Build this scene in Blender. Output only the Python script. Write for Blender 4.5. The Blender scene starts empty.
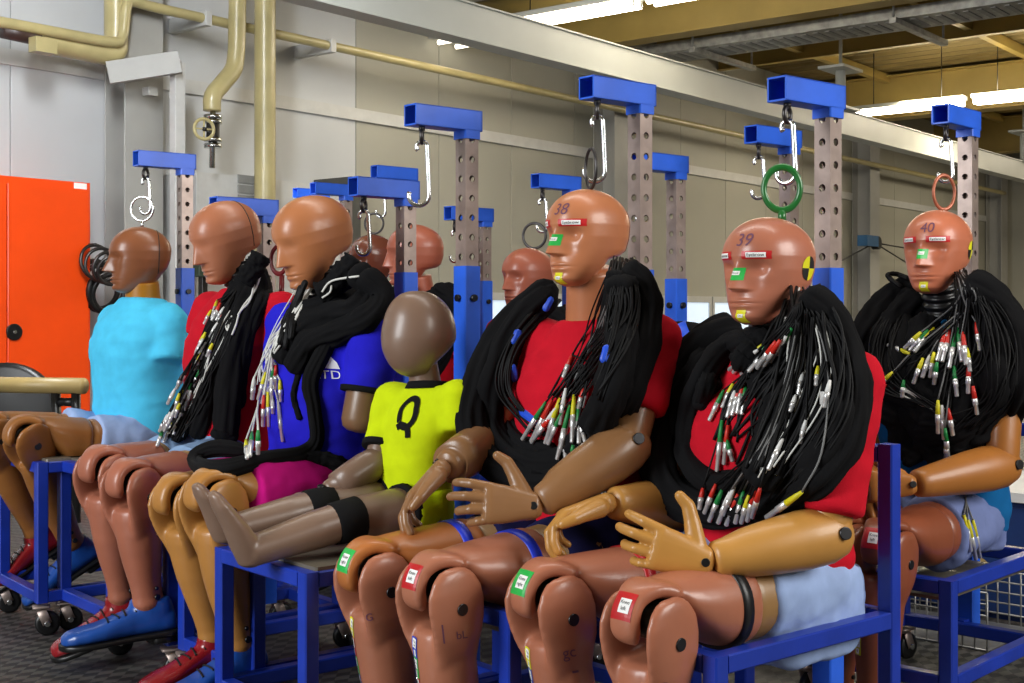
import bpy, bmesh, math, random
import numpy as np
from mathutils import Vector, Matrix, noise
from mathutils.bvhtree import BVHTree
random.seed(7); np.random.seed(7)
scene = bpy.context.scene
COL = scene.collection

# ------------------------------------------------------------------ camera
FPX = 1293.0                       # focal length in pixels of the 1024 px frame
HZ = 312.0                         # horizon row
CAMH = 0.98
YAW = math.radians(38.7)           # viewing direction measured from the wall direction (+X)
FW = Vector((math.cos(YAW), math.sin(YAW), 0)); RT = Vector((math.sin(YAW), -math.cos(YAW), 0)); UP = Vector((0, 0, 1))
CP = Vector((0, 0, CAMH))
cam_data = bpy.data.cameras.new('camera'); cam = bpy.data.objects.new('camera', cam_data); COL.objects.link(cam)
cam_data.sensor_width = 36.0; cam_data.lens = 36.0 * FPX / 1024.0
cam_data.shift_y = -(341.5 - HZ) / 1024.0
cam_data.clip_start = 0.05; cam_data.clip_end = 200
cam.matrix_world = Matrix(((RT.x, 0, -FW.x, 0), (RT.y, 0, -FW.y, 0), (0, 1, 0, CAMH), (0, 0, 0, 1)))
scene.camera = cam
# ------------------------------------------------------------------ world, lights, exposure
w = bpy.data.worlds.new('hall_world'); scene.world = w; w.use_nodes = True
w.node_tree.nodes['Background'].inputs[0].default_value = (0.75, 0.85, 1, 1)
w.node_tree.nodes['Background'].inputs[1].default_value = 0.25
def area(name, loc, target, sx, sy, power, col):
    l = bpy.data.lights.new(name, 'AREA'); l.shape = 'RECTANGLE'; l.size = sx; l.size_y = sy; l.energy = power; l.color = col
    o = bpy.data.objects.new(name, l); COL.objects.link(o); o.location = loc
    o.rotation_euler = (Vector(target) - Vector(loc)).to_track_quat('-Z', 'Y').to_euler()
    return o
area('daylight_gate', (-2.4, 3.2, 2.3), (2.6, 2.6, 0.7), 1.8, 2.8, 235, (0.95, 0.98, 1))  # soft key light added out of view on the left
area('daylight_window', (2.9, -2.2, 2.4), (2.6, 2.0, 0.7), 2.2, 1.6, 130, (1, 0.97, 0.92))  # unseen soft light added on the right to model the heads
area('hall_tube_light', (2.8, 2.0, 3.9), (2.8, 2.0, 0), 0.4, 4.0, 45, (1, 0.96, 0.88))
area('hall_tube_light', (8.5, 5.0, 3.7), (8.5, 5.0, 0), 0.4, 5.0, 70, (1, 0.90, 0.72))
area('hall_tube_light', (16.0, 4.0, 3.7), (16.0, 4.0, 0), 0.4, 5.0, 230, (1, 0.88, 0.66))
area('hall_tube_light', (21.5, 3.5, 3.7), (21.5, 3.5, 0), 0.4, 5.0, 330, (1, 0.88, 0.66))  # added beyond the lamp rows to brighten the far end of the wall
area('wall_washer', (3.2, 5.0, 3.6), (5.6, 8.5, 1.7), 0.4, 2.0, 200, (0.93, 0.97, 1))  # unseen light added to brighten the left end of the back wall
vs = scene.view_settings
vs.view_transform = 'Standard'; vs.look = 'None'; vs.gamma = 1.0; vs.exposure = 0.12; vs.use_curve_mapping = False

# ------------------------------------------------------------------ pixel rays to world (only used to read positions off the photograph)
def U(px, py, d): return CP + FW * d + RT * ((px - 512) / FPX * d) + UP * ((HZ - py) / FPX * d)
def raydir(px, py): return FW + RT * ((px - 512) / FPX) + UP * ((HZ - py) / FPX)
def onY(px, py, Y):
    r = raydir(px, py); return CP + r * (Y / r.y)
def FL(px, d, z=0.0): return Vector((0, 0, z)) + FW * d + RT * ((px - 512) / FPX * d)

# ------------------------------------------------------------------ materials
def lin(h):
    h = h.lstrip('#'); c = [int(h[i:i + 2], 16) / 255 for i in (0, 2, 4)]
    return tuple((x / 12.92 if x <= 0.04045 else ((x + 0.055) / 1.055) ** 2.4) for x in c) + (1,)
MATS = {}
def mat(name, col, rough=0.5, metal=0.0, var=0.12, scale=12.0, bump=0.0, bscale=60.0, emit=0.0, spec=0.5, coat=0.0, sheen=0.0, stretch=None):
    if name in MATS: return MATS[name]
    m = bpy.data.materials.new(name); m.use_nodes = True; nt = m.node_tree; b = nt.nodes['Principled BSDF']
    c = lin(col)
    tc = nt.nodes.new('ShaderNodeTexCoord'); src = tc.outputs['Object']
    if stretch:
        mp = nt.nodes.new('ShaderNodeMapping'); mp.inputs['Scale'].default_value = stretch; nt.links.new(src, mp.inputs[0]); src = mp.outputs[0]
    n = nt.nodes.new('ShaderNodeTexNoise'); n.inputs['Scale'].default_value = scale; n.inputs['Detail'].default_value = 5
    nt.links.new(src, n.inputs['Vector'])
    r = nt.nodes.new('ShaderNodeValToRGB'); nt.links.new(n.outputs['Fac'], r.inputs[0])
    r.color_ramp.elements[0].position = 0.3; r.color_ramp.elements[1].position = 0.7
    r.color_ramp.elements[0].color = tuple(x * (1 - var) for x in c[:3]) + (1,)
    r.color_ramp.elements[1].color = tuple(min(1, x * (1 + var)) for x in c[:3]) + (1,)
    nt.links.new(r.outputs[0], b.inputs['Base Color'])
    b.inputs['Roughness'].default_value = rough; b.inputs['Metallic'].default_value = metal
    b.inputs['Specular IOR Level'].default_value = spec; b.inputs['Coat Weight'].default_value = coat; b.inputs['Coat Roughness'].default_value = 0.15
    if sheen: b.inputs['Sheen Weight'].default_value = sheen
    if bump:
        n2 = nt.nodes.new('ShaderNodeTexNoise'); n2.inputs['Scale'].default_value = bscale; n2.inputs['Detail'].default_value = 4
        nt.links.new(src, n2.inputs['Vector'])
        bp = nt.nodes.new('ShaderNodeBump'); bp.inputs['Strength'].default_value = bump; bp.inputs['Distance'].default_value = 0.01
        nt.links.new(n2.outputs['Fac'], bp.inputs['Height']); nt.links.new(bp.outputs[0], b.inputs['Normal'])
    if emit:
        b.inputs['Emission Color'].default_value = c; b.inputs['Emission Strength'].default_value = emit
    MATS[name] = m; return m
def skin(name, col, rough=0.33): return mat(name, col, rough + .07, var=0.10, scale=7, bump=0.02, bscale=40, spec=0.5, coat=0.14)
def cloth(name, col): return mat(name, col, 0.9, var=0.08, scale=20, bump=0.12, bscale=500, spec=0.15)
M_BLUE = mat('blue_paint', '#2c66e4', 0.38, var=0.12, scale=9, bump=0.03, bscale=60)
M_BLUED = mat('blue_frame_paint', '#1b38a6', 0.36, var=0.15, scale=9, bump=0.03, bscale=60)  # cart blue made darker, shade under the seats put into the colour
M_STEEL = mat('galvanised_steel', '#a8978f', 0.4, 0.5, var=0.16, scale=22)
M_CHROME = mat('zinc_hook', '#d5d8da', 0.22, 1.0, var=0.1)
M_DSTEEL = mat('dark_steel', '#4c4a4a', 0.35, 0.9, var=0.2)
M_BLACK = cloth('black_sleeve_cloth', '#101012')
M_CABLE = mat('black_cable', '#0a0a0c', 0.6, var=0.1, spec=0.22)
M_WCABLE = mat('white_cable', '#d9d9d4', 0.45, var=0.05)
M_GCABLE = mat('grey_cable', '#6a6a6a', 0.4, var=0.1)
M_BARREL = mat('connector_metal', '#e4e4e4', 0.3, 0.6, var=0.1)
BOOT = {'r': mat('boot_red', '#c9281c', 0.45), 'g': mat('boot_green', '#14803c', 0.45), 'y': mat('boot_yellow', '#d8cf20', 0.45), 'w': mat('boot_white', '#dddddb', 0.45), 'k': mat('boot_black', '#202022', 0.45), 'b': mat('boot_blue', '#1e4fd0', 0.45)}
M_RUB = mat('black_rubber', '#141415', 0.35, var=0.1)
M_MECH = mat('knee_mechanism_steel', '#2c2e2a', 0.3, 0.7, var=0.5, scale=60)
M_BOLT = mat('bolt_steel', '#3a3a3c', 0.3, 0.8)
M_WHITE = mat('sticker_white', '#f2f2f0', 0.5, var=0.03)
M_INK = mat('print_black', '#151515', 0.6)
M_PEN = mat('purple_pen', '#6a3f58', 0.6)
ST = {'r': mat('sticker_red', '#c01c20', 0.4), 'g': mat('sticker_green', '#25b04a', 0.4), 'y': mat('sticker_yellow', '#e0da22', 0.4), 'b': mat('sticker_blue', '#2440b8', 0.4)}

# ------------------------------------------------------------------ mesh helpers (numpy)
ORG = {}
def make(name, vf, m, parent=None, smooth=True, label=None, kind=None, cat=None, group=None):
    v, f = vf
    o0 = ORG.get(parent.name, Vector((0, 0, 0))) if parent else Vector((0, 0, 0))
    me = bpy.data.meshes.new(name)
    vv = np.asarray(v, dtype=float).reshape(-1, 3)
    if not parent:                               # put the origin of a free mesh at its base
        o0 = Vector(((vv[:, 0].min() + vv[:, 0].max()) / 2, (vv[:, 1].min() + vv[:, 1].max()) / 2, vv[:, 2].min()))
    vv = vv - np.array(o0)
    me.from_pydata(vv.tolist(), [], [list(q) for q in f]); me.update()
    if smooth: me.polygons.foreach_set('use_smooth', [True] * len(me.polygons))
    ob = bpy.data.objects.new(name, me); COL.objects.link(ob)
    me.materials.append(m)
    if parent: ob.parent = parent; ORG[ob.name] = o0
    else: ob.location = o0; ORG[ob.name] = o0
    if label: ob['label'] = label
    if kind: ob['kind'] = kind
    if cat: ob['category'] = cat
    if group: ob['group'] = group
    return ob
def thing(name, loc, label, cat, group=None, kind=None):
    e = bpy.data.objects.new(name, None); COL.objects.link(e); e.location = loc; e.empty_display_size = 0.05
    e['label'] = label
    if cat: e['category'] = cat
    if group: e['group'] = group
    if kind: e['kind'] = kind
    ORG[e.name] = Vector(loc); return e
def join(parts):
    V = []; F = []; k = 0
    for v, f in parts:
        v = np.asarray(v, dtype=float).reshape(-1, 3); V.append(v); F += [tuple(i + k for i in q) for q in f]; k += len(v)
    return np.vstack(V), F
def rings_mesh(R, cap=True, closed=False):
    R = [np.asarray(r, dtype=float) for r in R]; n = len(R[0]); V = list(np.vstack(R)); F = []
    m = len(R)
    for i in range(m if closed else m - 1):
        a = i * n; b = ((i + 1) % m) * n
        for j in range(n):
            k = (j + 1) % n; F.append((a + j, a + k, b + k, b + j))
    if cap and not closed:
        V.append(R[0].mean(0)); c0 = len(V) - 1; V.append(R[-1].mean(0)); c1 = len(V) - 1; a = (m - 1) * n
        for j in range(n):
            k = (j + 1) % n; F.append((c0, k, j)); F.append((c1, a + j, a + k))
    return np.array(V), F
def catmull(P, n):
    P = [np.asarray(p, dtype=float) for p in P]
    if len(P) < 3: return [P[0] + (P[-1] - P[0]) * t for t in np.linspace(0, 1, n)]
    Q = [2 * P[0] - P[1]] + P + [2 * P[-1] - P[-2]]; out = []
    for t in np.linspace(0, len(P) - 1 - 1e-9, n):
        i = int(t); u = t - i; a, b, c, d = Q[i:i + 4]
        out.append(0.5 * ((2 * b) + (-a + c) * u + (2 * a - 5 * b + 4 * c - d) * u * u + (-a + 3 * b - 3 * c + d) * u ** 3))
    return out
def frames(P):
    P = np.asarray(P, dtype=float); T = np.gradient(P, axis=0); T /= np.linalg.norm(T, axis=1)[:, None] + 1e-12
    n = np.cross(T[0], [0, 0, 1.0]);
    if np.linalg.norm(n) < 1e-3: n = np.cross(T[0], [1.0, 0, 0])
    n /= np.linalg.norm(n); N = []
    for t in T:
        n = n - t * np.dot(n, t); n /= np.linalg.norm(n) + 1e-12; N.append(n)
    N = np.array(N); return T, N, np.cross(T, N)
def tube(P, r, n=10, cap=True, closed=False):
    P = np.asarray([tuple(p) for p in P], dtype=float); T, N, B = frames(P); r = np.broadcast_to(np.asarray(r, dtype=float), (len(P),))
    if closed:
        pass
    a = np.linspace(0, 2 * math.pi, n, endpoint=False); R = []
    for i in range(len(P)): R.append(P[i] + r[i] * (np.cos(a)[:, None] * N[i] + np.sin(a)[:, None] * B[i]))
    return rings_mesh(R, cap, closed)
def capsule(p0, p1, r0, r1, n=20, rows=5, flat=None):
    p0 = np.array(p0, dtype=float); p1 = np.array(p1, dtype=float); d = p1 - p0; L = np.linalg.norm(d); d = d / L
    P = []; r = []
    for a in np.linspace(math.pi / 2 * 0.97, 0, rows): P.append(p0 - d * r0 * math.sin(a)); r.append(r0 * math.cos(a))
    for t in np.linspace(0, 1, 6)[1:-1]: P.append(p0 + d * L * t); r.append(r0 + (r1 - r0) * t)
    for a in np.linspace(0, math.pi / 2 * 0.97, rows): P.append(p1 + d * r1 * math.sin(a)); r.append(r1 * math.cos(a))
    ax = np.cross(d, [0, 0, 1.0]);
    if np.linalg.norm(ax) < 1e-3: ax = np.cross(d, [1.0, 0, 0])
    ax /= np.linalg.norm(ax); bx = np.cross(d, ax); a = np.linspace(0, 2 * math.pi, n, endpoint=False)
    return rings_mesh([P[i] + r[i] * (np.cos(a)[:, None] * ax + np.sin(a)[:, None] * bx) for i in range(len(P))])
def loft(C, X, Y, rx, ry, n=24, p=2.0):
    """rings around centres C with lateral axis X and second axis Y (constant or one per ring)"""
    a = np.linspace(0, 2 * math.pi, n, endpoint=False); ca = np.cos(a); sa = np.sin(a)
    cx = np.sign(ca) * np.abs(ca) ** (2 / p); sy = np.sign(sa) * np.abs(sa) ** (2 / p); R = []
    for i, c in enumerate(C):
        x = np.asarray(X[i] if isinstance(X, list) else X, dtype=float); y = np.asarray(Y[i] if isinstance(Y, list) else Y, dtype=float)
        R.append(np.asarray(c, dtype=float) + rx[i] * cx[:, None] * x + ry[i] * sy[:, None] * y)
    return rings_mesh(R)
def beam(p0, p1, w, h, upv=(0, 0, 1), ch=0.003):
    p0 = np.array(p0, dtype=float); p1 = np.array(p1, dtype=float); t = p1 - p0; t /= np.linalg.norm(t)
    u = np.array(upv, dtype=float); u = u - t * np.dot(u, t)
    if np.linalg.norm(u) < 1e-4: u = np.array(FWD0, dtype=float); u = u - t * np.dot(u, t)
    u /= np.linalg.norm(u); s = np.cross(t, u); a = w / 2; b = h / 2
    q = [(a - ch, -b), (a, -b + ch), (a, b - ch), (a - ch, b), (-a + ch, b), (-a, b - ch), (-a, -b + ch), (-a + ch, -b)]
    return rings_mesh([[p + s * x + u * y for x, y in q] for p in (p0, p1)])
FWD0 = (-1, 0, 0)
def box(c, ax, ay, az, sx, sy, sz, ch=0.004):
    c = np.array(c, dtype=float); az = np.array(az, dtype=float)
    global FWD0
    old = FWD0; FWD0 = tuple(ay)
    r = beam(c - az * sz / 2, c + az * sz / 2, sx, sy, ay, ch); FWD0 = old; return r
def wbox(x0, x1, y0, y1, z0, z1, ch=0.004): return box(((x0 + x1) / 2, (y0 + y1) / 2, (z0 + z1) / 2), (1, 0, 0), (0, 1, 0), (0, 0, 1), x1 - x0, y1 - y0, z1 - z0, ch)
def torus(c, ax, R, r, n=36, k=10, up=None, sq=1.0):
    ax = np.array(ax, dtype=float); ax /= np.linalg.norm(ax); u = np.array(up if up is not None else (0, 0, 1), dtype=float); u = u - ax * np.dot(u, ax); u /= np.linalg.norm(u); v = np.cross(ax, u)
    c = np.array(c, dtype=float); RR = []
    for a in np.linspace(0, 2 * math.pi, n, endpoint=False):
        d = math.cos(a) * u * sq + math.sin(a) * v
        RR.append([c + d * R + r * (math.cos(b) * d + math.sin(b) * ax) for b in np.linspace(0, 2 * math.pi, k, endpoint=False)])
    return rings_mesh(RR, closed=True)
def disc(c, ax, r, t, n=16):
    c = np.array(c, dtype=float); ax = np.array(ax, dtype=float); ax = ax / np.linalg.norm(ax)
    return tube([c - ax * t / 2, c - ax * t * 0.499, c + ax * t * 0.499, c + ax * t / 2], [r * 0.9, r, r, r * 0.9], n)
def fuse(parts, voxel, smooth=6):
    v, f = join(parts); me = bpy.data.meshes.new('tmp'); me.from_pydata(v.tolist(), [], [list(q) for q in f]); me.update()
    bm = bmesh.new(); bm.from_mesh(me); bmesh.ops.recalc_face_normals(bm, faces=bm.faces); bm.to_mesh(me); bm.free()
    ob = bpy.data.objects.new('tmp', me); COL.objects.link(ob)
    r = ob.modifiers.new('r', 'REMESH'); r.mode = 'VOXEL'; r.voxel_size = voxel
    if smooth: s = ob.modifiers.new('s', 'SMOOTH'); s.factor = 0.5; s.iterations = smooth
    ev = ob.evaluated_get(bpy.context.evaluated_depsgraph_get()); m2 = ev.to_mesh()
    co = np.empty(len(m2.vertices) * 3); m2.vertices.foreach_get('co', co); F = [tuple(p.vertices) for p in m2.polygons]
    ev.to_mesh_clear(); bpy.data.objects.remove(ob); bpy.data.meshes.remove(me)
    return co.reshape(-1, 3), F
def normals(v, f):
    v = np.asarray(v); N = np.zeros_like(v); q = np.array([x[:3] for x in f]); fn = np.cross(v[q[:, 1]] - v[q[:, 0]], v[q[:, 2]] - v[q[:, 0]])
    for k in range(3): np.add.at(N, q[:, k], fn)
    return N / (np.linalg.norm(N, axis=1)[:, None] + 1e-12)
def wrinkle(vf, amp, sc, axis_scale=(1, 1, 1), seed=0):
    v, f = vf; N = normals(v, f); a = np.array(axis_scale) * sc
    d = np.array([noise.fractal(Vector(p * a) + Vector((seed * 7.3, 0, 0)), 1.0, 2.0, 3) for p in v])
    return v + N * (d * amp)[:, None], f
def bvh(vf): return BVHTree.FromPolygons([Vector(p) for p in vf[0]], [list(q) for q in vf[1]])
def text_mesh(s, size):
    cu = bpy.data.curves.new('t', 'FONT'); cu.body = s; cu.size = size; cu.align_x = 'CENTER'; cu.align_y = 'CENTER'; cu.resolution_u = 3
    ob = bpy.data.objects.new('t', cu); COL.objects.link(ob)
    ev = ob.evaluated_get(bpy.context.evaluated_depsgraph_get()); me = ev.to_mesh()
    v = np.array([tuple(p.co) for p in me.vertices]); f = [tuple(p.vertices) for p in me.polygons]; ev.to_mesh_clear()
    bpy.data.objects.remove(ob); bpy.data.curves.remove(cu); return v, f
def rect_grid(w, h, nx=6, ny=6):
    V = [((i / nx - 0.5) * w, (j / ny - 0.5) * h, 0) for j in range(ny + 1) for i in range(nx + 1)]
    F = [(j * (nx + 1) + i, j * (nx + 1) + i + 1, (j + 1) * (nx + 1) + i + 1, (j + 1) * (nx + 1) + i) for j in range(ny) for i in range(nx)]
    return np.array(V), F
def project(vf, tree, O, d, u, v, off, back=0.15):
    """press a flat print (u, v plane at O) along d on to a surface"""
    P, f = vf; O = Vector(O); d = Vector(d).normalized(); u = Vector(u); v = Vector(v); out = []; last = None
    for p in P:
        s = O + u * p[0] + v * p[1] - d * back; h = tree.ray_cast(s, d, 0.4)
        if h[0] is None: q = O + u * p[0] + v * p[1] if last is None else s + d * last
        else: last = (h[0] - s).dot(d); q = h[0] - d * off
        out.append(tuple(q))
    return np.array(out), f
# ------------------------------------------------------------------ heads
def head_mesh(h=0.22, ws=1.0, ls=1.0, step=True, eye=1.0, nose=1.0, lip=1.0, jaw=1.0, brow=1.0):
    """local frame: +x face, +y left, +z up, origin at mid height; unit height 0.22"""
    zt = np.array([-.110, -.104, -.095, -.08, -.062, -.048, -.040, -.028, 0, .03])
    xft = np.array([.052, .070, .081, .082, .084, .0855, .0865, .088, .0905, .094])
    wt = np.array([.018, .031, .040, .049, .057, .062, .065, .069, .0745, .0765])
    wt = wt * np.interp(zt, [-.10, .01], [jaw, 1.0])
    if step: xbt = np.array([.030, .018, .005, -.013, -.030, -.041, -.080, -.095, -.103, -.104])
    else: xbt = np.array([.030, .010, -.010, -.045, -.062, -.072, -.080, -.090, -.100, -.104])
    zl = np.concatenate([np.linspace(-.110, .03, 96)[:-1], .03 + .08 * np.sin(np.linspace(0, math.pi / 2 * .985, 34))])
    xf = np.interp(zl, zt, xft); xb = np.interp(zl, zt, xbt); w = np.interp(zl, zt, wt)
    e = np.sqrt(np.clip(1 - ((zl - .03) / .08) ** 2, 0, 1)); top = zl > .03
    xf[top] = .094 * e[top]; xb[top] = -.104 * e[top]; w[top] = .076 * e[top]
    for _ in range(3):
        for A in (xf, xb, w):
            B = A.copy(); B[1:-6] = (A[:-7] + 2 * A[1:-6] + A[2:-5]) / 4; A[1:-6] = B[1:-6]
    n = 144; a = np.linspace(0, 2 * math.pi, n, endpoint=False); R = []
    for i, z in enumerate(zl):
        xc = float(np.interp(z, [-.11, -.08, -.048, -.028, .03], [.041, .032, .015, .0, -.009])) * (e[i] if z > .03 else 1); c = np.cos(a); s = np.sin(a); p = 2 / 2.25
        x = xc + np.where(c > 0, (xf[i] - xc), (xc - xb[i])) * np.sign(c) * np.abs(c) ** p
        y = w[i] * np.sign(s) * np.abs(s) ** p
        fr = np.clip((c - .05) / .5, 0, 1); fr = fr * fr * (3 - 2 * fr)
        t = np.clip((.024 - z) / .060, 0, 1.15)
        cut = np.clip((z + .0445) / .008, 0, 1); cut = cut * cut * (3 - 2 * cut)
        sg = .0075 + .0075 * t
        dx = nose * .025 * t ** 1.15 * np.exp(-(y / sg) ** 2) * cut
        dx -= eye * .0095 * np.exp(-((np.abs(y) - .033) / .020) ** 2 - ((z - .005) / .015) ** 2)
        dx -= eye * .0045 * np.exp(-((np.abs(y) - .032) / .018) ** 2 - ((z + .025) / .022) ** 2)
        dx += brow * .002 * np.exp(-((z - .026) / .008) ** 2) * np.exp(-(y / .052) ** 4)
        dx += lip * .0055 * np.exp(-(y / .024) ** 2) * (np.exp(-((z + .0615) / .0042) ** 2) + 1.05 * np.exp(-((z + .0725) / .0050) ** 2))
        dx -= lip * .0035 * np.exp(-(y / .026) ** 2) * np.exp(-((z + .0668) / .0016) ** 2)
        dx += .006 * np.exp(-(y / .020) ** 2 - ((z + .094) / .012) ** 2)
        dx -= .003 * np.exp(-(y / .020) ** 2 - ((z + .082) / .006) ** 2)
        x = x + dx * fr
        R.append(np.stack([x * ls, y * ws, np.full(n, z)], 1) * (h / .22))
    return rings_mesh(R)
def child_head(h):
    z = -.5 * np.cos(np.linspace(0.12, math.pi - .05, 60)); R = []; a = np.linspace(0, 2 * math.pi, 72, endpoint=False)
    for q in z:
        e = math.sqrt(max(0, 1 - (q / .502) ** 2)); wd = .40 * e ** .85 * (1 - .28 * max(0, -q - .05)); c = np.cos(a)
        fx = .42 * e ** .75 + .03 * e * min(1, max(0, .5 - q * 3)); bx = .46 * e * (1 if q > -.05 else max(.25, 1 - 3.2 * (-q - .05) ** 1.6 * 1.2))
        R.append(np.stack([np.where(c > 0, fx, bx) * c, wd * np.sin(a), np.full(72, q)], 1) * h)
    return rings_mesh(R)

# ------------------------------------------------------------------ limbs
def vec(p): return np.array(tuple(p), dtype=float)
def unit(p): p = vec(p); return p / np.linalg.norm(p)
def hand_mesh(wr, f, n, left, curl=(22, 34, 30), spread=7, thumb=40, s=1.0):
    f = unit(f); n = vec(n); n = unit(n - f * np.dot(n, f)); th = np.cross(f, n) if left else np.cross(n, f); wr = vec(wr)
    C = [wr + f * d * s for d in (-.012, 0, .03, .06, .088, .098)]
    parts = [loft(C, th, n, [.017 * s, .025 * s, .030 * s, .036 * s, .039 * s, .035 * s], [.012 * s, .020 * s, .018 * s, .015 * s, .013 * s, .009 * s], 20, 2.5)]
    for k, (lo, L) in enumerate(((.029, .082), (.0098, .092), (-.0096, .085), (-.028, .066))):
        p = wr + f * (.090 - .006 * abs(k - 1)) * s + th * lo * s; ang = math.radians(spread * (1.4 - k)); d = f * math.cos(ang) + th * math.sin(ang); nn = n.copy()
        r = .0102 * s if k < 3 else .0088 * s
        for j, fr in enumerate((.46, .30, .24)):
            c = math.radians(curl[j] * (1 + .12 * k)); d2 = d * math.cos(c) - nn * math.sin(c); nn = nn * math.cos(c) + d * math.sin(c); d = d2
            q = p + d * L * s * fr; parts.append(capsule(p, q, r, r * .93, 12, 4)); p = q; r *= .93
    a = math.radians(thumb); p = wr + f * .022 * s + th * .020 * s - n * .006 * s
    d = unit(f * math.cos(a) + th * math.sin(a) - n * .12)
    q = p + d * .040 * s; parts.append(capsule(p, q, .019 * s, .0145 * s, 12, 4))
    a -= math.radians(4); d = unit(f * math.cos(a) + th * math.sin(a) - n * .15); p = q; q = p + d * .028 * s; parts.append(capsule(p, q, .0140 * s, .0122 * s, 12, 4))
    a -= math.radians(28); d = unit(f * math.cos(a) + th * math.sin(a) - n * .12); p = q; q = p + d * .022 * s; parts.append(capsule(p, q, .0120 * s, .0095 * s, 12, 4))
    return fuse(parts, .0026 * s, 3)
def leg_parts(hip, knee, ankle, lat, s=1.0, frac=.47):
    """knee cover with tongue and notch, thigh behind it, shin with two cheeks, dark joint between"""
    hip = vec(hip); knee = vec(knee); ankle = vec(ankle); t = unit(hip - knee); L = np.linalg.norm(hip - knee); sh = unit(ankle - knee); LS = np.linalg.norm(ankle - knee)
    lat = vec(lat); lat = unit(lat - t * np.dot(lat, t)); upv = np.cross(t, lat); upv = unit(upv)
    if np.dot(upv, -sh) < 0: upv = -upv
    # cover
    D = [.052, .056, .068, .09, .12, .16, L * frac - .012, L * frac - .003, L * frac]; off = [.012, .012, .010, .006, .003, .001, 0, 0, 0]; kk = [.85, .85, .8, .6, .35, .1, 0, 0, 0]
    rx = [.046, .056, .064, .070, .074, .076, .078, .076, .068]; ry = [.044, .051, .057, .064, .069, .073, .076, .074, .066]
    body = loft([knee + t * d * s + upv * o * s for d, o in zip(D, off)], lat, [upv - t * q for q in kk], [x * s for x in rx], [y * s for y in ry], 28, 2.2)
    ph = np.radians(np.linspace(-42, 128, 22)); C = []; Y = []; RX = []; RY = []
    for i, p in enumerate(ph):
        rd = math.cos(p) * upv - math.sin(p) * t; k = i / 21.
        C.append(knee + rd * (.052 + .004 * math.sin(math.pi * k)) * s); Y.append(rd); e = min(1, k * 8 + .25, (1 - k) * 6 + .25)
        RX.append((.062 - .033 * min(1, k * 1.9)) * s * (.5 + .5 * e)); RY.append(.015 * s * e)
    tongue = loft(C, lat, Y, RX, RY, 20, 3)
    cover = fuse([body, tongue], .0048 * s, 9)
    d0 = L * frac - .01
    D2 = [d0, d0 + .004, d0 + .03, (d0 + L) / 2, L - .02, L]; thigh = loft([knee + t * d for d in D2], lat, upv, [.060 * s, .072 * s, .076 * s, .082 * s, .085 * s, .06 * s], [.06 * s, .070 * s, .074 * s, .08 * s, .082 * s, .055 * s], 28)
    # shin
    fr = unit(np.cross(lat, sh)); A = [-.045, -.041, -.028, -.004, .024, .052, .08, .105, .14]; parts = []
    for q in (1, -1):
        ry2 = [.016, .030, .046, .060, .063, .060, .055, .050, .045]; rx2 = [.006, .011, .014, .016, .017, .018, .020, .024, .02]
        o2 = [.050, .051, .052, .053, .053, .052, .048, .038, .030]
        parts.append(loft([knee + sh * a * s + lat * q * o * s for a, o in zip(A, o2)], lat, fr, [x * s for x in rx2], [y * s for y in ry2], 20))
    A = [.066, .075, .10, .15, .20, .26, .32, .36, .385, .41]; k = LS / .40
    parts.append(loft([knee + sh * a * k for a in A], lat, fr, [x * s for x in (.040, .054, .057, .056, .054, .048, .040, .037, .040, .030)], [y * s for y in (.036, .050, .055, .057, .056, .050, .042, .040, .044, .034)], 24))
    shin = fuse(parts, .0052 * s, 4)
    mech = [disc(knee, lat, .030 * s, .074 * s, 20), box(knee + t * .03 * s + upv * .01 * s, lat, t, upv, .085 * s, .07 * s, .05 * s)]
    bolts = [disc(knee + lat * q * .0695 * s + sh * .030, lat, .011 * s, .006, 14) for q in (1, -1)] + [disc(knee + sh * .365 * k + lat * q * .0385 * s, lat, .008 * s, .006, 12) for q in (1, -1)] + [disc(knee + sh * .335 * k + lat * q * .041 * s, lat, .005 * s, .006, 12) for q in (1, -1)]
    band = loft([knee + t * (L * frac - .045 * s), knee + t * (L * frac - .044 * s), knee + t * (L * frac - .022 * s), knee + t * (L * frac - .021 * s)], lat, upv, [.0765 * s, .0795 * s, .080 * s, .077 * s], [.0745 * s, .0765 * s, .0775 * s, .075 * s], 32, 2.2)
    return dict(cover=cover, thigh=thigh, shin=shin, mech=join(mech), bolts=bolts, band=band, t=t, lat=lat, up=upv, sh=sh, fr=-t)
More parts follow.
